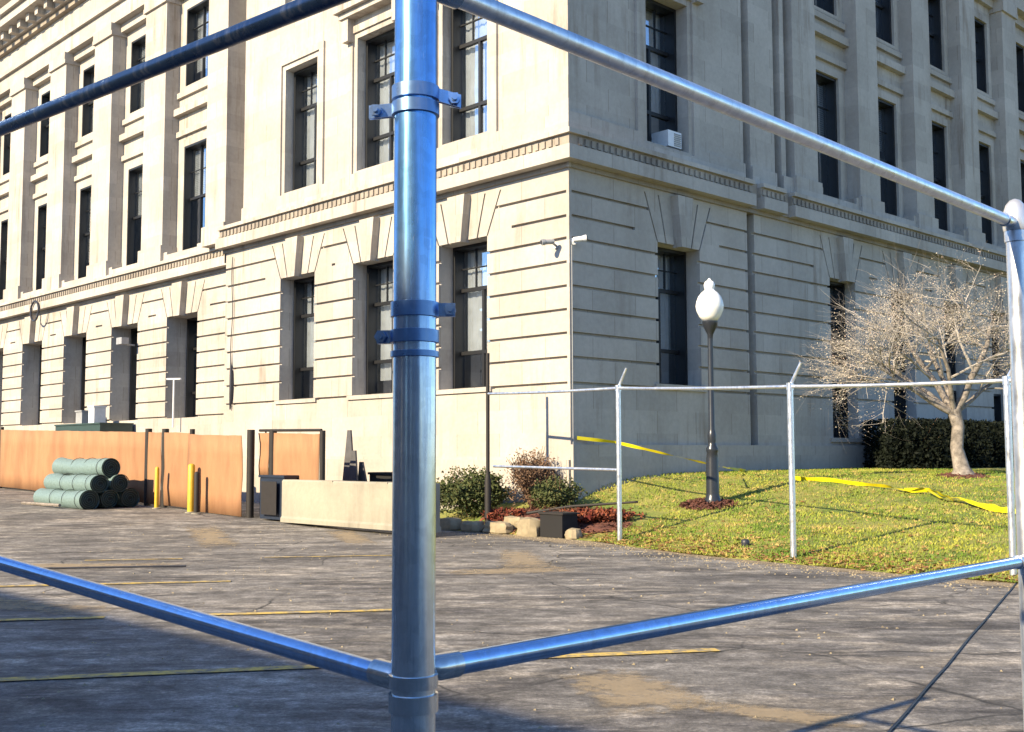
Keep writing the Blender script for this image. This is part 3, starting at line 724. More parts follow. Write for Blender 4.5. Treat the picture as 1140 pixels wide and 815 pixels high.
# cables on the sunlit facade
mb = MB(); c = S(28.4, LM - 0.35, 6.95)
ring = [c - O + EU * math.cos(a_) * 0.38 * -1 + EZ * math.sin(a_) * 0.38 + EV * -0.02 * (a_ % 1) for a_ in np.linspace(0, 4 * math.pi, 49)]
mb.tube([p + O for p in ring], 0.035, 6); tag(mb.build('cable_coil', M['cable'], None, True), 'black ring of coiled cable hung on the stone belt course', 'cable coil')
mb = MB(); pts = []
for i in range(60):
    u = 14 + i * 0.42; pts.append(S(u, LM - 0.24, 7.28 - 0.09 * abs(math.sin(i * 0.55)) + 0.03 * mnoise.noise(Vector((i * .7, 0, 0)))))
mb.tube(pts, 0.02, 5); tag(mb.build('wall_cable', M['cable'], None, True), 'thin black cable draped along the belt course of the recessed wall', 'cable')
mb = MB(); pts = [S(12.9 + 0.04 * math.sin(i), -0.05, 7.0 - i * 0.33) for i in range(14)]; mb.tube(pts, [0.012] * 9 + [0.02, .05, .06, .05, .02], 6)
tag(mb.build('hanging_cable', M['cable'], None, True), 'loose dark cable hanging down the sunlit wall beside the recessed bay', 'cable')
mb = MB(); mb.tube([S(-0.02, .05, 1.2), S(-0.02, .05, 5.6)], 0.010, 6)
tag(mb.build('conduit', M['greybox'], None, True), 'thin grey conduit running down the building corner below the cameras', 'conduit')
o = empty('floodlight', S(20.55, LM - .02, 5.1), 'small grey floodlight beside the top of a recessed dark window', 'light fitting')
mb = MB(); mb.tube([(0, 0, 0), -EV * .3], .03, 8); mb.build('bracket', M['greybox'], o, True)
mb = MB(); mb.box(-EV * .55 - EU * .2, EU * .4, EV * .25, EZ * .22); mb.build('lamp_head', M['greybox'], o)
o = empty('pipe_stand', S(17.3, LM - .25, 2.3), 'white T-shaped pipe stand in front of the recessed dark window', 'pipe')
mb = MB(); mb.tube([(0, 0, 0), (0, 0, 1.5)], .03, 8); mb.build('upright', M['white'], o, True)
mb = MB(); mb.tube([EU * .45 + EZ * 1.52, EU * -.45 + EZ * 1.48], .03, 8); mb.build('crossbar', M['white'], o, True)

# ---------------------------------------------------------------- neighbour building behind the camera (casts the shade over the near asphalt)
HB = 8.0; vb = -11.45 - HB / math.tan(R(SUN_EL)) * 0.998
NB = empty('neighbour_building', S(0, vb - 6, 0), 'long grey rendered building behind the viewpoint shading the near asphalt', 'building')
mb = MB(); off = S(0, vb - 6, 0)
mb.sbox(-70, 70, vb - 14, vb - 0.3, 0, HB - .4, 0, off); mb.build('wall', M['brick'], NB)
mb = MB(); mb.sbox(-70.3, 70.3, vb - 14.3, vb, HB - .4, HB, 0, off); mb.build('roof', M['concrete'], NB)
w0 = None
for k in range(16):
    for z in (1.0, 4.6):
        p = S(-45 + 6 * k, vb - 0.29, z) - off
        if w0 is None: w0 = make_window(1.6, 2.0, 'sash', 0.3); o = w0
        else: o = copy_tree(w0)
        o.parent = NB; o.location = p; o.rotation_euler = (0, 0, azL + math.pi)

# ---------------------------------------------------------------- foreground tube fence
FF = empty('tube_fence', (-0.176, 2.0, 0), 'near galvanised steel tube fence of thick corner post and long rails without mesh', 'fence')
fo = Vector((-0.176, 2.0, 0))
P0 = Vector((-0.174, 2.0, 0)); RP = 0.0385
P1 = Vector((1.818, 4.0, 0)); PL = Vector((-1.53, 3.34, 0)); dl = (PL - P0).normalized(); dr = (P1 - P0).normalized()
def rel(p): return Vector(p) - fo
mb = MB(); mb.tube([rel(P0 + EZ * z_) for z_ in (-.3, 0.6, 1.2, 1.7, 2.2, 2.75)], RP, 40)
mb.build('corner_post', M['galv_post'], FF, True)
PLe = P0 + dl * 2.10
mb = MB(); mb.tube([rel(PLe + EZ * -0.3), rel(PLe + EZ * 2.9)], RP, 24); mb.build('line_post', M['galv'], FF, True)
mb = MB(); mb.tube([rel(P1 + EZ * -0.3), rel(P1 + EZ * 2.33)], 0.0345, 28); mb.build('end_post', M['galv_white'], FF, True)
mb = MB(); mb.lathe(rel(P1), [(0.040, 2.29), (0.043, 2.30), (0.043, 2.335), (0.040, 2.36), (0.032, 2.385), (0.018, 2.402), (0.004, 2.408)], 28); mb.build('post_cap', M['cap'], FF, True)
def rail(a, b_, r_, name='rail', mat='galv'):
    m_ = MB(); m_.tube([rel(a), rel(b_)], r_, 28); return m_.build(name, M[mat], FF, True)
sl = (2.49 - 2.40) / (PL - P0).length; sb = (1.176 - 1.09) / (PL - P0).length
rail(P0 + EZ * 2.40 + dl * .05, P0 + dl * 2.1 + EZ * (2.40 + sl * 2.1), 0.0205, mat='galv_shaded')
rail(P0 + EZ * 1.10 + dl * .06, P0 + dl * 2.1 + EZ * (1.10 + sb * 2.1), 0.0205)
L1 = (P1 - P0).length
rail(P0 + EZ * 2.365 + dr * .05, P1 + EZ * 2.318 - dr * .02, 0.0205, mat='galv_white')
rail(P0 + EZ * 1.118 + dr * .06, P1 + EZ * 1.115 - dr * .02, 0.0205)
def cup(p, d, r_=0.0238, ln=0.042):
    d = Vector(d).normalized(); m_ = MB(); p = Vector(p)
    m_.tube([rel(p + d * 0.036), rel(p + d * 0.046), rel(p + d * 0.06), rel(p + d * (0.06 + ln)), rel(p + d * (0.062 + ln))], [0.012, 0.020, r_, r_, r_ - .003], 24)
    q = p + d * 0.03; m_.tube([rel(q + EZ * -.022), rel(q + EZ * .022)], 0.012, 10)
    o_ = m_.build('rail_cup', M['galv_grey'], FF, True); return o_
cup(P0 + EZ * 1.10, dl + EZ * sb); cup(P0 + EZ * 1.118, dr); cup(P0 + EZ * 2.40, dl + EZ * sl); cup(P0 + EZ * 2.365, dr - EZ * .016); cup(P1 + EZ * 2.318, -dr); cup(P1 + EZ * 1.115, -dr)
def band(z, tabs, h=0.022, post=P0, r_=RP):
    m_ = MB(); m_.tube([rel(post + EZ * (z - h)), rel(post + EZ * (z - h + .001)), rel(post + EZ * (z + h - .001)), rel(post + EZ * (z + h))], [r_, r_ + .005, r_ + .005, r_], 36, False)
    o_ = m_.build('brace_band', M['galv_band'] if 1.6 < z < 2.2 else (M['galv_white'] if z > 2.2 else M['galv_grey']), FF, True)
    for ang, ln, dz in tabs:
        d = Vector((math.sin(R(ang)), math.cos(R(ang)), 0)); s_ = d.cross(EZ)
        t_ = MB(); a = post + EZ * z + d * r_
        for k in (-1, 1): t_.box(rel(a + s_ * (0.004 * k - .0015) - EZ * .012 + EZ * 0), d * ln + EZ * dz, s_ * 0.003, EZ * 0.024)
        c_ = a + d * ln * .72 + EZ * dz * .72
        t_.tube([rel(c_ - s_ * .022), rel(c_ + s_ * .022)], 0.0055, 10); t_.tube([rel(c_ - s_ * .016), rel(c_ - s_ * .009)], 0.011, 6); t_.tube([rel(c_ + s_ * .009), rel(c_ + s_ * .015)], 0.011, 6)
        t_.build('bolt_tab', M['galv'], o_, True)
band(2.150, [(85, 0.044, -0.012)], 0.013); band(2.121, [(-88, 0.046, -0.004)], 0.012)
band(1.755, [(88, 0.034, 0)], 0.014); band(1.707, [(-80, 0.03, 0)], 0.012); band(1.675, [], 0.006)
band(1.066, [], 0.016); band(1.103, [], 0.012); band(2.27, [], 0.02, P1, 0.0345)

# ---------------------------------------------------------------- far perimeter fence
pts = [S(0.74, -1.52), S(-2.84, -1.87), S(-6.53, -2.53), S(-9.57, -2.70), S(-12.6, -2.85)]
PF = empty('perimeter_fence', pts[1], 'thin white-galvanised pipe fence with angled barb arms along the lawn edge', 'fence')
po = pts[1]; tops = [2.62, 2.56, 2.40, 2.33, 2.3]
for i, p in enumerate(pts):
    z0 = gz(p.x, p.y)
    if i == 0:
        mb = MB(); mb.tube([p - po + EZ * -.1, p - po + EZ * 3.4], 0.036, 12); mb.build('post', M['rust'], PF, True)['label'] = 'dull dark taller post at the mulch bed'
        mb = MB(); mb.tube([p - po + EZ * -.1, p - po + EZ * (z0 + .9), p - po + EZ * (z0 + 1.0)], [0.062, 0.062, 0.04], 12); mb.build('post_sleeve', M['rust'], PF, True)
        continue
    mb = MB(); mb.tube([p - po + EZ * -.1, p - po + EZ * (tops[i] + .02)], 0.042, 14); mb.build('post', M['galv_white'], PF, True)
    mb = MB(); d = Vector((0.13, -0.15, 0.34)) * 0.95; q = p - po + EZ * tops[i]
    mb.tube([q, q + d], [0.026, 0.02], 8); mb.tube([q - EZ * .05, q + EZ * .05], 0.05, 12); mb.build('barb_arm', M['galv_white'], PF, True)
for i in range(4):
    a, b_ = pts[i] + EZ * tops[i], pts[i + 1] + EZ * tops[i + 1]
    k = 10; pp = [a.lerp(b_, j / k) - EZ * 0.015 * math.sin(math.pi * j / k) - po for j in range(k + 1)]
    mb = MB(); mb.tube(pp, 0.027, 10); mb.build('top_rail', M['galv_white'], PF, True)
a, b_ = pts[0].lerp(pts[1], 0.05) + EZ * 1.24, pts[1] + EZ * 1.205
mb = MB(); mb.tube([a - po, b_ - po], 0.026, 10); mb.build('middle_rail', M['galv_white'], PF, True)

# ---------------------------------------------------------------- acorn lamp
lz = lawn_z(-2.49, 1.2); lp = S(-2.49, 1.2, lz)
LP = empty('street_lamp', lp, 'dark lamp post with white acorn globe standing in a ring of red mulch', 'street lamp')
mb = MB(); mb.lathe((0, 0, 0), [(0.155, -.1), (0.155, .1), (0.135, .14), (0.125, .2), (0.115, .85), (0.10, .95), (0.115, 1.0), (0.115, 1.04), (0.08, 1.1), (0.075, 1.15)], 16); mb.build('base', M['lamp_paint'], LP, True, sharp=30)
mb = MB(); mb.lathe((0, 0, 0), [(0.072, 1.12), (0.085, 1.28), (0.072, 1.34), (0.058, 1.4), (0.05, 3.2)], 16); mb.build('pole', M['lamp_paint'], LP, True)
H_ = 4.62 - lz
mb = MB(); mb.lathe((0, 0, 0), [(0.05, H_ - 1.0), (0.055, H_ - .92), (0.085, H_ - .86), (0.135, H_ - .76), (0.15, H_ - .70), (0.15, H_ - .67)], 20); mb.build('collar', M['lamp_paint'], LP, True)
mb = MB(); mb.lathe((0, 0, 0), [(0.13, H_ - .67), (0.2, H_ - .58), (0.25, H_ - .47), (0.265, H_ - .38), (0.25, H_ - .29), (0.215, H_ - .2), (0.16, H_ - .13), (0.11, H_ - .09), (0.085, H_ - .06), (0.10, H_ - .02), (0.105, H_ + .03), (0.085, H_ + .08), (0.04, H_ + .11), (0.015, H_ + .15)], 28); mb.build('globe', M['globe'], LP, True, sharp=60)
# mulch ring (chips)
def heap(name, label, cat, u, v, ru, rv, h, mat, n=500, chip=0.05, kind='stuff'):
    m_ = MB(); rr = random.Random(hash(name) % 99 + int(u * 10)); c0 = S(u, v)
    rings = 7; k = 28; base = len(m_.v)
    for i in range(rings):
        f = i / (rings - 1)
        for j in range(k):
            a_ = 2 * math.pi * j / k; w_ = 1 + 0.18 * mnoise.noise(Vector((math.cos(a_) * 2, math.sin(a_) * 2, u)))
            q = S(u + math.cos(a_) * ru * f * w_, v + math.sin(a_) * rv * f * w_)
            m_.v.append(Vector((q.x, q.y, gz(q.x, q.y) + h * (1 - f * f) + (0.012 if f < 1 else -0.02) + 0.03 * h * 5 * mnoise.noise(q * 4))))
    for i in range(rings - 1):
        for j in range(k):
            j2 = (j + 1) % k; m_.f.append([i * k + j, (i + 1) * k + j, (i + 1) * k + j2, i * k + j2]); m_.m.append(0)
    for _ in range(n):
        a_ = rr.uniform(0, 6.283); f = rr.random() ** .5 * 1.08
        q = S(u + math.cos(a_) * ru * f, v + math.sin(a_) * rv * f); zz = gz(q.x, q.y) + max(0, h * (1 - f * f)) + 0.02
        d = Vector((rr.uniform(-1, 1), rr.uniform(-1, 1), rr.uniform(-.3, .6))).normalized() * chip; e = Vector((rr.uniform(-1, 1), rr.uniform(-1, 1), rr.uniform(-.3, .3))).normalized() * chip * .35
        p = Vector((q.x, q.y, zz)); m_.add([p - d - e, p + d - e, p + d + e, p - d + e], [(0, 1, 2, 3)])
    return tag(m_.build(name, M[mat]), label, cat, kind=kind)
heap('mulch_ring', 'red mulch ring around the foot of the lamp post', 'mulch', -2.45, 1.1, 0.5, 0.45, 0.06, 'mulch', 700, 0.05)
heap('mulch_bed', 'reddish mulch bank between the two left fence posts', 'mulch', -0.45, -1.0, 1.7, 0.62, 0.10, 'mulch', 1300, 0.05)

# ---------------------------------------------------------------- plants
def cloud(mb_, n, c, rad, size, rr, aspect=0.6, hollow=0.4, z0=0):
    c = Vector(c)
    for _ in range(n):
        d = Vector((rr.gauss(0, 1), rr.gauss(0, 1), rr.gauss(0, 1))).normalized() * (hollow + (1 - hollow) * rr.random()) * (0.86 + 0.22 * rr.random())
        d *= 1 + 0.28 * mnoise.noise(d * 2.4 + c)
        p = c + Vector((d.x * rad[0], d.y * rad[1], d.z * rad[2]))
        if p.z < z0: continue
        s_ = size * rr.uniform(.6, 1.4); a = Vector((rr.gauss(0, 1), rr.gauss(0, 1), rr.gauss(0, 1))).normalized() * s_
        b_ = a.cross(Vector((rr.gauss(0, 1), rr.gauss(0, 1), rr.gauss(0, 1)))).normalized() * s_ * aspect
        mb_.add([p - a, p + b_, p + a, p - b_], [(0, 1, 2, 3)])
def bush(name, label, pos, rad, n, size, mat, seed, twigs=14, aspect=.5, boxy=False):
    rr = random.Random(seed); o = empty(name, pos, label, 'shrub')
    m_ = MB(); cloud(m_, n, (0, 0, rad[2] * .9), rad, size, rr, aspect)
    if boxy:
        for _ in range(n):
            f = rr.choice((0, 0, 1, 1, 2)); p = [rr.uniform(-1, 1) for _ in range(3)]; p[(0, 1, 2)[f]] = rr.choice((-1, 1)) * rr.uniform(.86, 1.04)
            cloud(m_, 1, (p[0] * rad[0] * .9, p[1] * rad[1] * .95, rad[2] * .95 + p[2] * rad[2] * .93), (.03, .03, .03), size, rr, aspect)
    for _ in range(5 if not boxy else 0):
        a = rr.uniform(0, 6.283); q = (math.cos(a) * rad[0] * .6, math.sin(a) * rad[1] * .6, rad[2] * rr.uniform(.8, 1.4)); cloud(m_, n // 8, q, [x * .45 for x in rad], size, rr, aspect)
    m_.build('foliage', M[mat], o)
    m_ = MB()
    for _ in range(twigs):
        a = rr.uniform(0, 6.283); f = rr.uniform(.3, 1.0); e = Vector((math.cos(a) * rad[0] * f, math.sin(a) * rad[1] * f, rad[2] * rr.uniform(1.0, 2.0)))
        m_.tube([Vector((0, 0, -.05)), e * .5 + Vector((0, 0, .05)), e], [0.018, .012, .004], 5)
    m_.build('stem', M['browntwig'], o)
    return o
def at(u, v, dz=0): 
    q = S(u, v); return Vector((q.x, q.y, gz(q.x, q.y) + dz))
bush('round_shrub', 'dark green rounded shrub left of the dark fence post', at(1.85, -1.0), (0.82, 0.62, 0.52), 5200, 0.035, 'bush', 3)
bush('round_shrub', 'small dark shrub at the building corner behind the white middle rail', at(-0.15, -0.5), (0.55, 0.42, 0.36), 2400, 0.03, 'bush', 5)
bush('dry_shrub', 'reddish brown twiggy shrub against the sunlit wall near the corner', at(0.55, -0.55, 0.1), (0.52, 0.42, 0.58), 2600, 0.035, 'browntwig', 8, 70, .3)
bush('red_shrub', 'low red-leaved dead plants sprawling down the mulch bank', at(-1.3, -0.8), (0.95, 0.45, 0.16), 1500, 0.05, 'redleaf', 12, 30, .3)
bush('red_shrub', 'orange-red low plant beside the twiggy shrub above the rocks', at(0.55, -1.25), (0.45, 0.3, 0.15), 700, 0.05, 'redleaf', 14, 16, .3)
mb = MB(); mb.tube([at(-0.15, -1.35, .25), at(-1.0, -1.1, .36), at(-2.3, -.75, .42)], [0.028, .026, .02], 8)
tag(mb.build('drain_pipe', M['rust'], None, True), 'dark pipe lying up the red mulch bank', 'pipe')
# hedge of dark shrubs behind the tree
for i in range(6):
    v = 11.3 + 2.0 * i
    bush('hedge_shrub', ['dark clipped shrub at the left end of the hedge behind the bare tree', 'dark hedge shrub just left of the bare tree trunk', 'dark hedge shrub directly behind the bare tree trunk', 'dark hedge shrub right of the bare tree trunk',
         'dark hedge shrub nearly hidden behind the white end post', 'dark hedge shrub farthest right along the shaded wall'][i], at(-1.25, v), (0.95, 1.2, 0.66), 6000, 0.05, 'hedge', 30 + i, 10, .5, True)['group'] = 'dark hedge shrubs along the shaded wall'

# stones at the foot of the bank
def rock(label, u, v, sx, sy, sz, seed, dz=0):
    m_ = MB(); n1, n2 = 8, 12
    for i in range(n1 + 1):
        th = math.pi * i / n1
        for j in range(n2):
            ph = 2 * math.pi * j / n2; d = Vector((math.sin(th) * math.cos(ph), math.sin(th) * math.sin(ph), math.cos(th)))
            k = max(abs(d.x), abs(d.y), abs(d.z)); d2 = d / (k ** .65); d2 *= 1 + .22 * mnoise.noise(d * 1.7 + Vector((seed * 3.1, 0, 0)))
            m_.v.append(EU * d2.x * sx + EV * d2.y * sy + EZ * d2.z * sz)
    for i in range(n1):
        for j in range(n2): m_.f.append([i * n2 + j, (i + 1) * n2 + j, (i + 1) * n2 + (j + 1) % n2, i * n2 + (j + 1) % n2]); m_.m.append(0)
    o = m_.build('rock', M['rock'], None, True, at(u, v, dz) + EZ * sz * .6, sharp=25); return tag(o, label, 'rock', 'stones at the foot of the bank')
rock('squarish tan stone directly left of the dark gap in the bank', -0.62, -1.74, .28, .18, .20, 1)
rock('long low tan stone right of the dark fence post', 0.25, -1.72, .33, .16, .13, 2)
rock('flat stone at the foot of the dark fence post', 0.95, -1.72, .28, .16, .12, 3)
rock('pale stone under the left side of the round shrub', 1.55, -1.74, .30, .17, .14, 4)
rock('rough stone beside the end of the concrete barrier', 2.15, -1.75, .26, .17, .13, 5)
rock('small stone at the right of the dark gap by the lawn edge', -1.7, -1.76, .14, .14, .11, 6)
rock('upper stone set back above the long low stone', 0.1, -1.45, .25, .14, .12, 7, .02)
o = empty('drain_box', at(-1.2, -1.66, -.02), 'black square drain opening set among the stones of the bank', 'drain', rz=azL)
mb = MB(); mb.abox(-.27, .27, -.14, .25, 0, .40); mb.build('body', M['dark'], o)
mb = MB(); mb.abox(-.30, .30, -.16, .28, .40, .43); mb.build('lid', M['rust'], o)
q = at(-5.35, -1.95, .02); mb = MB(); mb.lathe((0, 0, 0), [(0.055, -.03), (0.065, .04), (0.06, .07), (0.04, .09)], 12)
tag(mb.build('sprinkler_cover', M['cable'], None, True, q), 'small black round cover poking out of the lawn', 'valve cover')

# bare tree
def make_tree():
    pos = at(-4.63, 7.0, -.05); o = empty('bare_tree', pos, 'bare spreading tree with pale dry twigs in front of the dark hedge', 'tree')
    rr = random.Random(21); tr = MB(); tw = MB(); lf = MB()
    X = Vector((1, 0, 0))
    def limb(p, d, ln, r0, depth):
        k = 5; ps = [p]; rs = [r0]; dd = d.normalized()
        for i in range(k):
            dd = (dd + Vector((rr.gauss(0, .11), rr.gauss(0, .11), rr.gauss(0, .09) + (.035 if depth < 2 else -.01)))).normalized()
            ps.append(ps[-1] + dd * ln / k); rs.append(r0 * (1 - .5 * (i + 1) / k))
        (tr if depth < 2 else tw).tube(ps, rs, 8 if depth < 2 else (5 if depth < 3 else 3), depth == 0)
        if depth >= 5 or r0 < .003:
            return
        if depth >= 4:
            for i in range(1, k + 1):
                for _ in range(6):
                    q = ps[i] + Vector((rr.gauss(0, .07), rr.gauss(0, .07), rr.gauss(0, .07))); s_ = rr.uniform(.007, .019)
                    a = Vector((rr.gauss(0, 1), rr.gauss(0, 1), rr.gauss(0, 1))).normalized() * s_; b_ = a.cross(Vector((rr.gauss(0, 1), rr.gauss(0, 1), rr.gauss(0, 1)))).normalized() * s_ * .6
                    lf.add([q - a, q + b_, q + a, q - b_], [(0, 1, 2, 3)])
        n = [3, 5, 6, 5, 4][depth]
        for j in range(n):
            t_ = .35 + .65 * (j + 1) / n; i = min(k - 1, int(t_ * k)); q = ps[i].lerp(ps[i + 1], t_ * k - i) if i < k else ps[-1]
            ax = Vector((rr.gauss(0, 1), rr.gauss(0, 1), rr.gauss(0, .55))).normalized()
            nd = (dd * .75 + ax * (.8 if depth > 0 else .7)); nd.z = nd.z * .75 + .1
            limb(q, nd, ln * rr.uniform(.6, .8), rs[min(i + 1, k)] * rr.uniform(.5, .68), depth + 1)
    # trunk
    base = [Vector((0, 0, 0)), Vector((-.02, 0, .22)), Vector((-.10, .02, .65)), Vector((-.07, -.02, 1.1)), Vector((-.14, 0, 1.45))]
    tr.tube(base, [.32, .165, .13, .125, .14], 14)
    top = base[-1] - EZ * .08
    for d, ln, r_ in (((-1.0, -.2, .50), 1.7, .085), ((-.62, .35, .95), 1.85, .08), ((.66, -.1, .95), 2.0, .085), ((.05, .5, 1.1), 1.8, .07), ((.9, .4, .6), 1.7, .06), ((-.95, .3, .72), 1.8, .075), ((-.35, -.5, 1.0), 1.75, .06)):
        limb(top, Vector(d), ln, r_, 1)
    tr.build('trunk', M['bark'], o, True, sharp=80); c = tw.build('crown', M['twig'], o); lf.build('dry_leaves', M['bud'], o)
    return o
make_tree()
heap('mulch_ring', 'small bare soil mound round the foot of the bare tree', 'soil', -4.63, 7.0, .5, .5, .06, 'mulch', 200, .04)

# ---------------------------------------------------------------- caution tape
def tape(pts, label, w_=0.075, seed=1, sag=0.0):
    rr = random.Random(seed); n = 70; V = []; m_ = MB(); L = [Vector(p) for p in pts]
    seg = [0]; 
    for i in range(1, len(L)): seg.append(seg[-1] + (L[i] - L[i - 1]).length)
    for i in range(n + 1):
        s_ = seg[-1] * i / n; k = max(j for j in range(len(seg)) if seg[j] <= s_ + 1e-6); k = min(k, len(L) - 2)
        f = (s_ - seg[k]) / (seg[k + 1] - seg[k]); p = L[k].lerp(L[k + 1], f); d = (L[k + 1] - L[k]).normalized()
        p = p - EZ * sag * math.sin(math.pi * i / n); a_ = i * .10 + 2.2 * mnoise.noise(Vector((i * .2, seed, 0)))
        s2 = d.cross(EZ).normalized(); w2 = (EZ * math.cos(a_ * .5) + s2 * math.sin(a_ * .5)) * w_ / 2
        m_.v += [p - w2, p + w2]
    for i in range(n): m_.f.append([2 * i, 2 * i + 1, 2 * i + 3, 2 * i + 2]); m_.m.append(0)
    return tag(m_.build('caution_tape', M['tape'], None, True), label, 'caution tape')
tape([S(-0.06, 0.12, 1.78), S(-0.35, 0.9, 1.70), at(-2.2, 1.9, 0.55), at(-0.55, 5.1, .04)], 'yellow caution tape strung down from the building corner behind the lamp post', .07, 2)
tape([at(-2.5, 4.0, .04), at(-3.3, 4.05, .07), at(-3.79, 4.02, .05), at(-4.63, 3.84, .09), at(-5.1, 3.75, .05), at(-5.42, 3.67, .16), at(-5.9, 3.3, .06), at(-6.3, 3.1, .14), at(-6.99, 2.67, .06), at(-7.67, 2.25, .10), at(-9.4, 1.3, .1)],
     'yellow caution tape lying twisted across the sunny lawn', .085, 5)
tape([at(-4.9, 3.9, .03), at(-5.5, 3.75, .12), at(-6.1, 3.35, .05), at(-7.0, 2.8, .08), at(-8.2, 2.0, .05)], 'second loop of yellow caution tape bunched beside the right fence post', .09, 9)
# black cable lying straight on the asphalt, lower right
mb = MB(); a, b_ = Vector((0.9, 4.1, 0)), Vector((5.86, 13.15, 0)); nn = 40
mb.tube([a.lerp(b_, i / nn) + EZ * .009 + Vector((.012 * mnoise.noise(Vector((i * .2, 0, 0))), 0, 0)) for i in range(nn + 1)], .0075, 8)
tag(mb.build('ground_cable', M['cable'], None, True), 'black cable running straight over the asphalt to the right fence post', 'cable')

# concrete barrier wall
o = empty('concrete_barrier', S(2.75, -3.15, .08), 'low stained pale concrete barrier block beside the screened fence', 'barrier', rz=azL)
def chamfer_block(L_, W_, H_, c=.03):
    m_ = MB(); poly = [(-W_ / 2 - .03, 0), (W_ / 2 + .03, 0), (W_ / 2 + .03, .08), (W_ / 2, .12), (W_ / 2, H_ - c), (W_ / 2 - c, H_), (-W_ / 2 + c, H_), (-W_ / 2, H_ - c), (-W_ / 2, .12), (-W_ / 2 - .03, .08)]
    m_.prism(poly, (-L_ / 2, 0, 0), (0, 1, 0), (0, 0, 1), (L_, 0, 0)); return m_
chamfer_block(4.7, .3, .87).build('block', M['concrete'], o)
mb = MB(); mb.abox(-.9, -.55, -.153, .153, .77, .873); mb.abox(.85, 1.2, -.153, .153, .77, .873); mb.build('lifting_slot', M['concrete'], o)

# screened chain fence
SF = empty('screened_fence', S(9, -3, 0), 'tan privacy-screened construction fence with dark posts along the left of the lot', 'fence')
so = S(9, -3, 0)
posts = [30, 26, 21.85, 17.2, 14.4, 11.75, 10.85, 9.5, 6.85, 6.35, 4.45]
for i, u in enumerate(posts):
    v = -2.75 if u < 6.5 else -3.0; p = S(u, v); z = lot_z(p.x, p.y)
    if 12 < u < 20: continue
    mb = MB(); mb.tube([p - so + EZ * (z - .1), p - so + EZ * (z + 1.93)], .06 if i not in (5, 6, 8, 9) else .085, 10); mb.build('post', M['rust'], SF, True)
def screen(u0, u1, v0, v1, zb=.06, zt=1.84, mat='screen'):
    n = max(6, int(abs(u1 - u0) * 6)); m_ = MB()
    for i in range(n + 1):
        u = u0 + (u1 - u0) * i / n; v = v0 + (v1 - v0) * i / n; p = S(u, v); z = lot_z(p.x, p.y)
        for j in range(5):
            zz = z + zb + (zt - zb) * j / 4 + (.02 * mnoise.noise(Vector((u * 2, 1, 0))) if j == 4 else 0)
            q = S(u, v - .04 - .05 * (mnoise.noise(Vector((u * 1.1, j * .7, 3))) + .3 * math.sin(u * 3))) ; m_.v.append(Vector((q.x, q.y, zz)) - so)
    for i in range(n):
        for j in range(4): m_.f.append([i * 5 + j, (i + 1) * 5 + j, (i + 1) * 5 + j + 1, i * 5 + j + 1]); m_.m.append(0)
    o = m_.build('privacy_screen', M[mat], SF, True); md = o.modifiers.new('thick', 'SOLIDIFY'); md.thickness = .012; return o
screen(30, 21.9, -3, -3); screen(21.8, 11.8, -3, -3); screen(11.7, 10.92, -3.02, -3.02); screen(10.8, 9.55, -3, -3); screen(9.45, 6.95, -3.1, -3.1, .02, 1.80); screen(6.80, 6.42, -2.76, -2.76, .9, 1.86); screen(6.27, 4.5, -2.75, -2.75, .05, 1.86)
for (u0, u1, v) in ((6.85, 4.45, -2.78),):
    mb = MB(); p0, p1 = S(u0, v, 2.0), S(u1, v, 1.97); mb.tube([p0 - so, p1 - so], .03, 8); mb.build('top_rail', M['rust'], SF, True)
mb = MB(); mb.sbox(6.42, 6.78, -2.80, -2.76, .1, .95, 0, so); mb.build('shade_panel', M['rust'], SF)  # dark panel stands in for the shadow low in this gap
mb = MB(); mb.tube([S(6.6, -2.78, .95) - so, S(6.6, -2.78, 2.0) - so], .02, 6); mb.build('gate_bar', M['rust'], SF)
# dark cabinet and props beside the barrier
o = s_box('utility_cabinet', 'dark navy cabinet squeezed between fence post and concrete barrier', 'cabinet', 5.75, -2.98, .1, .95, .3, .88, 'navy')
mb = MB(); mb.abox(-.3, .3, -.235, -.226, .1, .8); mb.build('door', M['rust'], o)
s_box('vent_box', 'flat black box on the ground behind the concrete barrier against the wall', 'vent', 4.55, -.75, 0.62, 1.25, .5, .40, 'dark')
o = empty('grey_shape', S(5.2, -1.5, .1), 'dark grey pointed slabs leaning together behind the concrete barrier', 'slab')  # unidentified dark shape, built as tapered grey slabs
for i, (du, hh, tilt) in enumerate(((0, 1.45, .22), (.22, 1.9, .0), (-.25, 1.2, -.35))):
    m_ = MB(); m_.prism([(-.32, 0), (.32, 0), (.08 + tilt * .4, hh), (-.04 + tilt * .4, hh)], EU * du, -EU, EZ, EV * .04 + EZ * 0); x = m_.build('slab', M['lead'], o); x.location = EV * (.09 * i)

# bollards
def bollard(u, v, h, r_, mat, label):
    p = at(u, v); o = empty('bollard', p, label, 'bollard', 'bollards in front of the screened fence')
    m_ = MB(); m_.lathe((0, 0, 0), [(r_, -.05), (r_, h - .04), (r_ * .8, h - .01), (r_ * .3, h + .01)], 14); m_.build('pipe', M[mat], o, True)
    m_ = MB(); m_.lathe((0, 0, 0), [(r_ + .05, -.02), (r_ + .05, .02), (r_ + .01, .03)], 14); m_.build('footing', M['concrete'], o, True)
bollard(10.55, -3.35, 1.0, .05, 'yellow', 'thin yellow bollard nearest the rolls of wire mesh')
bollard(8.85, -3.35, 1.12, .08, 'yellow', 'thicker yellow bollard in front of the dark fence post')
bollard(8.5, -3.4, .95, .06, 'rust', 'short brown bollard just right of the thick yellow one')

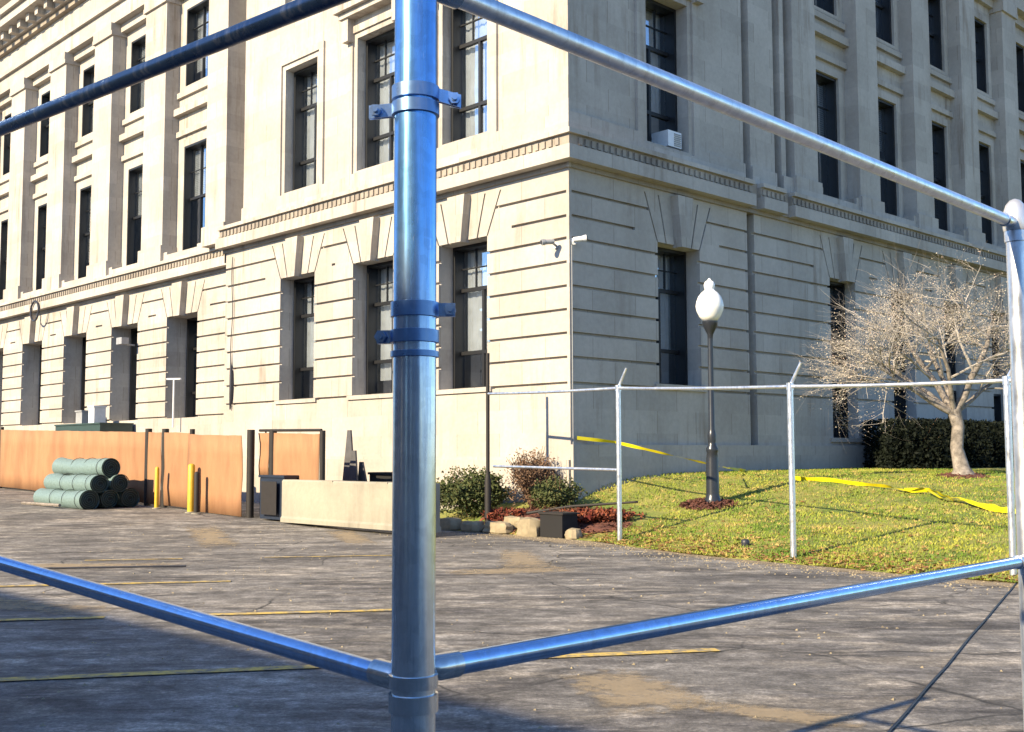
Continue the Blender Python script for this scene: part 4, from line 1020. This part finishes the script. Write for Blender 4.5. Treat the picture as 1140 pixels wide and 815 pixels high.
# rolls of coated wire mesh
def roll(label, u, v, z, r_=.27, ln=2.1, seed=0):
    o = empty('mesh_roll', S(u, v, z), label, 'wire mesh roll', 'rolls of green coated wire mesh')
    rr = random.Random(seed); m_ = MB(); n = 26; k = 9
    P = [EU * (ln * i / (k - 1)) for i in range(k)]; R_ = [r_ * (1 + .10 * rr.uniform(-1, 1)) for _ in range(k)]; P = [p + EZ * -.03 * math.sin(math.pi * i / (k - 1)) + EV * .03 * rr.uniform(-1, 1) for i, p in enumerate(P)]
    m_.tube(P, R_, n, False)
    for i in range(0): pass
    m_.build('mesh_sheet', M['roll'], o, True, sharp=70)
    m_ = MB(); spi = []
    for i in range(90):
        a = i * .28; rad = r_ * (1 - .0095 * i); spi.append(EV * math.cos(a) * rad + EZ * math.sin(a) * rad)
    m_.tube(spi, .012, 4); m_.build('coiled_end', M['green'], o)
    m_ = MB(); m_.tube([EU * .06, EU * .07], r_ * .93, 20); m_.build('shaded_end', M['roll_end'], o)  # dark disc carries the shade on the roll's end in its colour
    m_ = MB()
    for i in (.3, 1.05, 1.8): m_.tube([EU * i + (EV * math.cos(a) + EZ * math.sin(a)) * (r_ * 1.03) for a in np.linspace(0, 6.283, 21)], .007, 4)
    m_.build('tie_wire', M['rust'], o)
k = 0
names = {(0, 0): 'bottom front roll', (0, 1): 'bottom middle roll', (0, 2): 'bottom back roll', (1, 0): 'second layer front roll', (1, 1): 'second layer back roll', (2, 0): 'top roll'}
for lay, cnt in ((0, 3), (1, 2), (2, 1)):
    for i in range(cnt):
        u = 11.15 + .25 * (lay == 2) + .1 * i; v = -4.75 + .55 * i + .25 * lay + (.12 if lay == 2 else 0); z = lot_z(*S(u, v).xy) + .22 + lay * .375
        roll('green coated wire mesh roll, the ' + names[(lay, i)] + ' of the pile', u, v, z, .228, 2.9, k); k += 1
mb = MB(); p = S(13.0, -5.2, lot_z(*S(13, -5.2).xy)); mb.tube([EU * -1 + EV * .1 + EZ * .05, EU * 1.1 + EZ * .05], .04, 6)
tag(mb.build('wooden_pole', M['bark'], None, True, p), 'short pole lying on the asphalt before the mesh rolls', 'pole')
mb = MB(); a, b_ = Vector((-6.7, 14.6, 0)), Vector((-4.3, 14.95, 0)); mb.tube([a + EZ * .02, b_ + EZ * .02], .014, 6)
tag(mb.build('dark_rod', M['cable'], None, True), 'thin dark rod lying across the pale dirt patch on the left', 'rod')
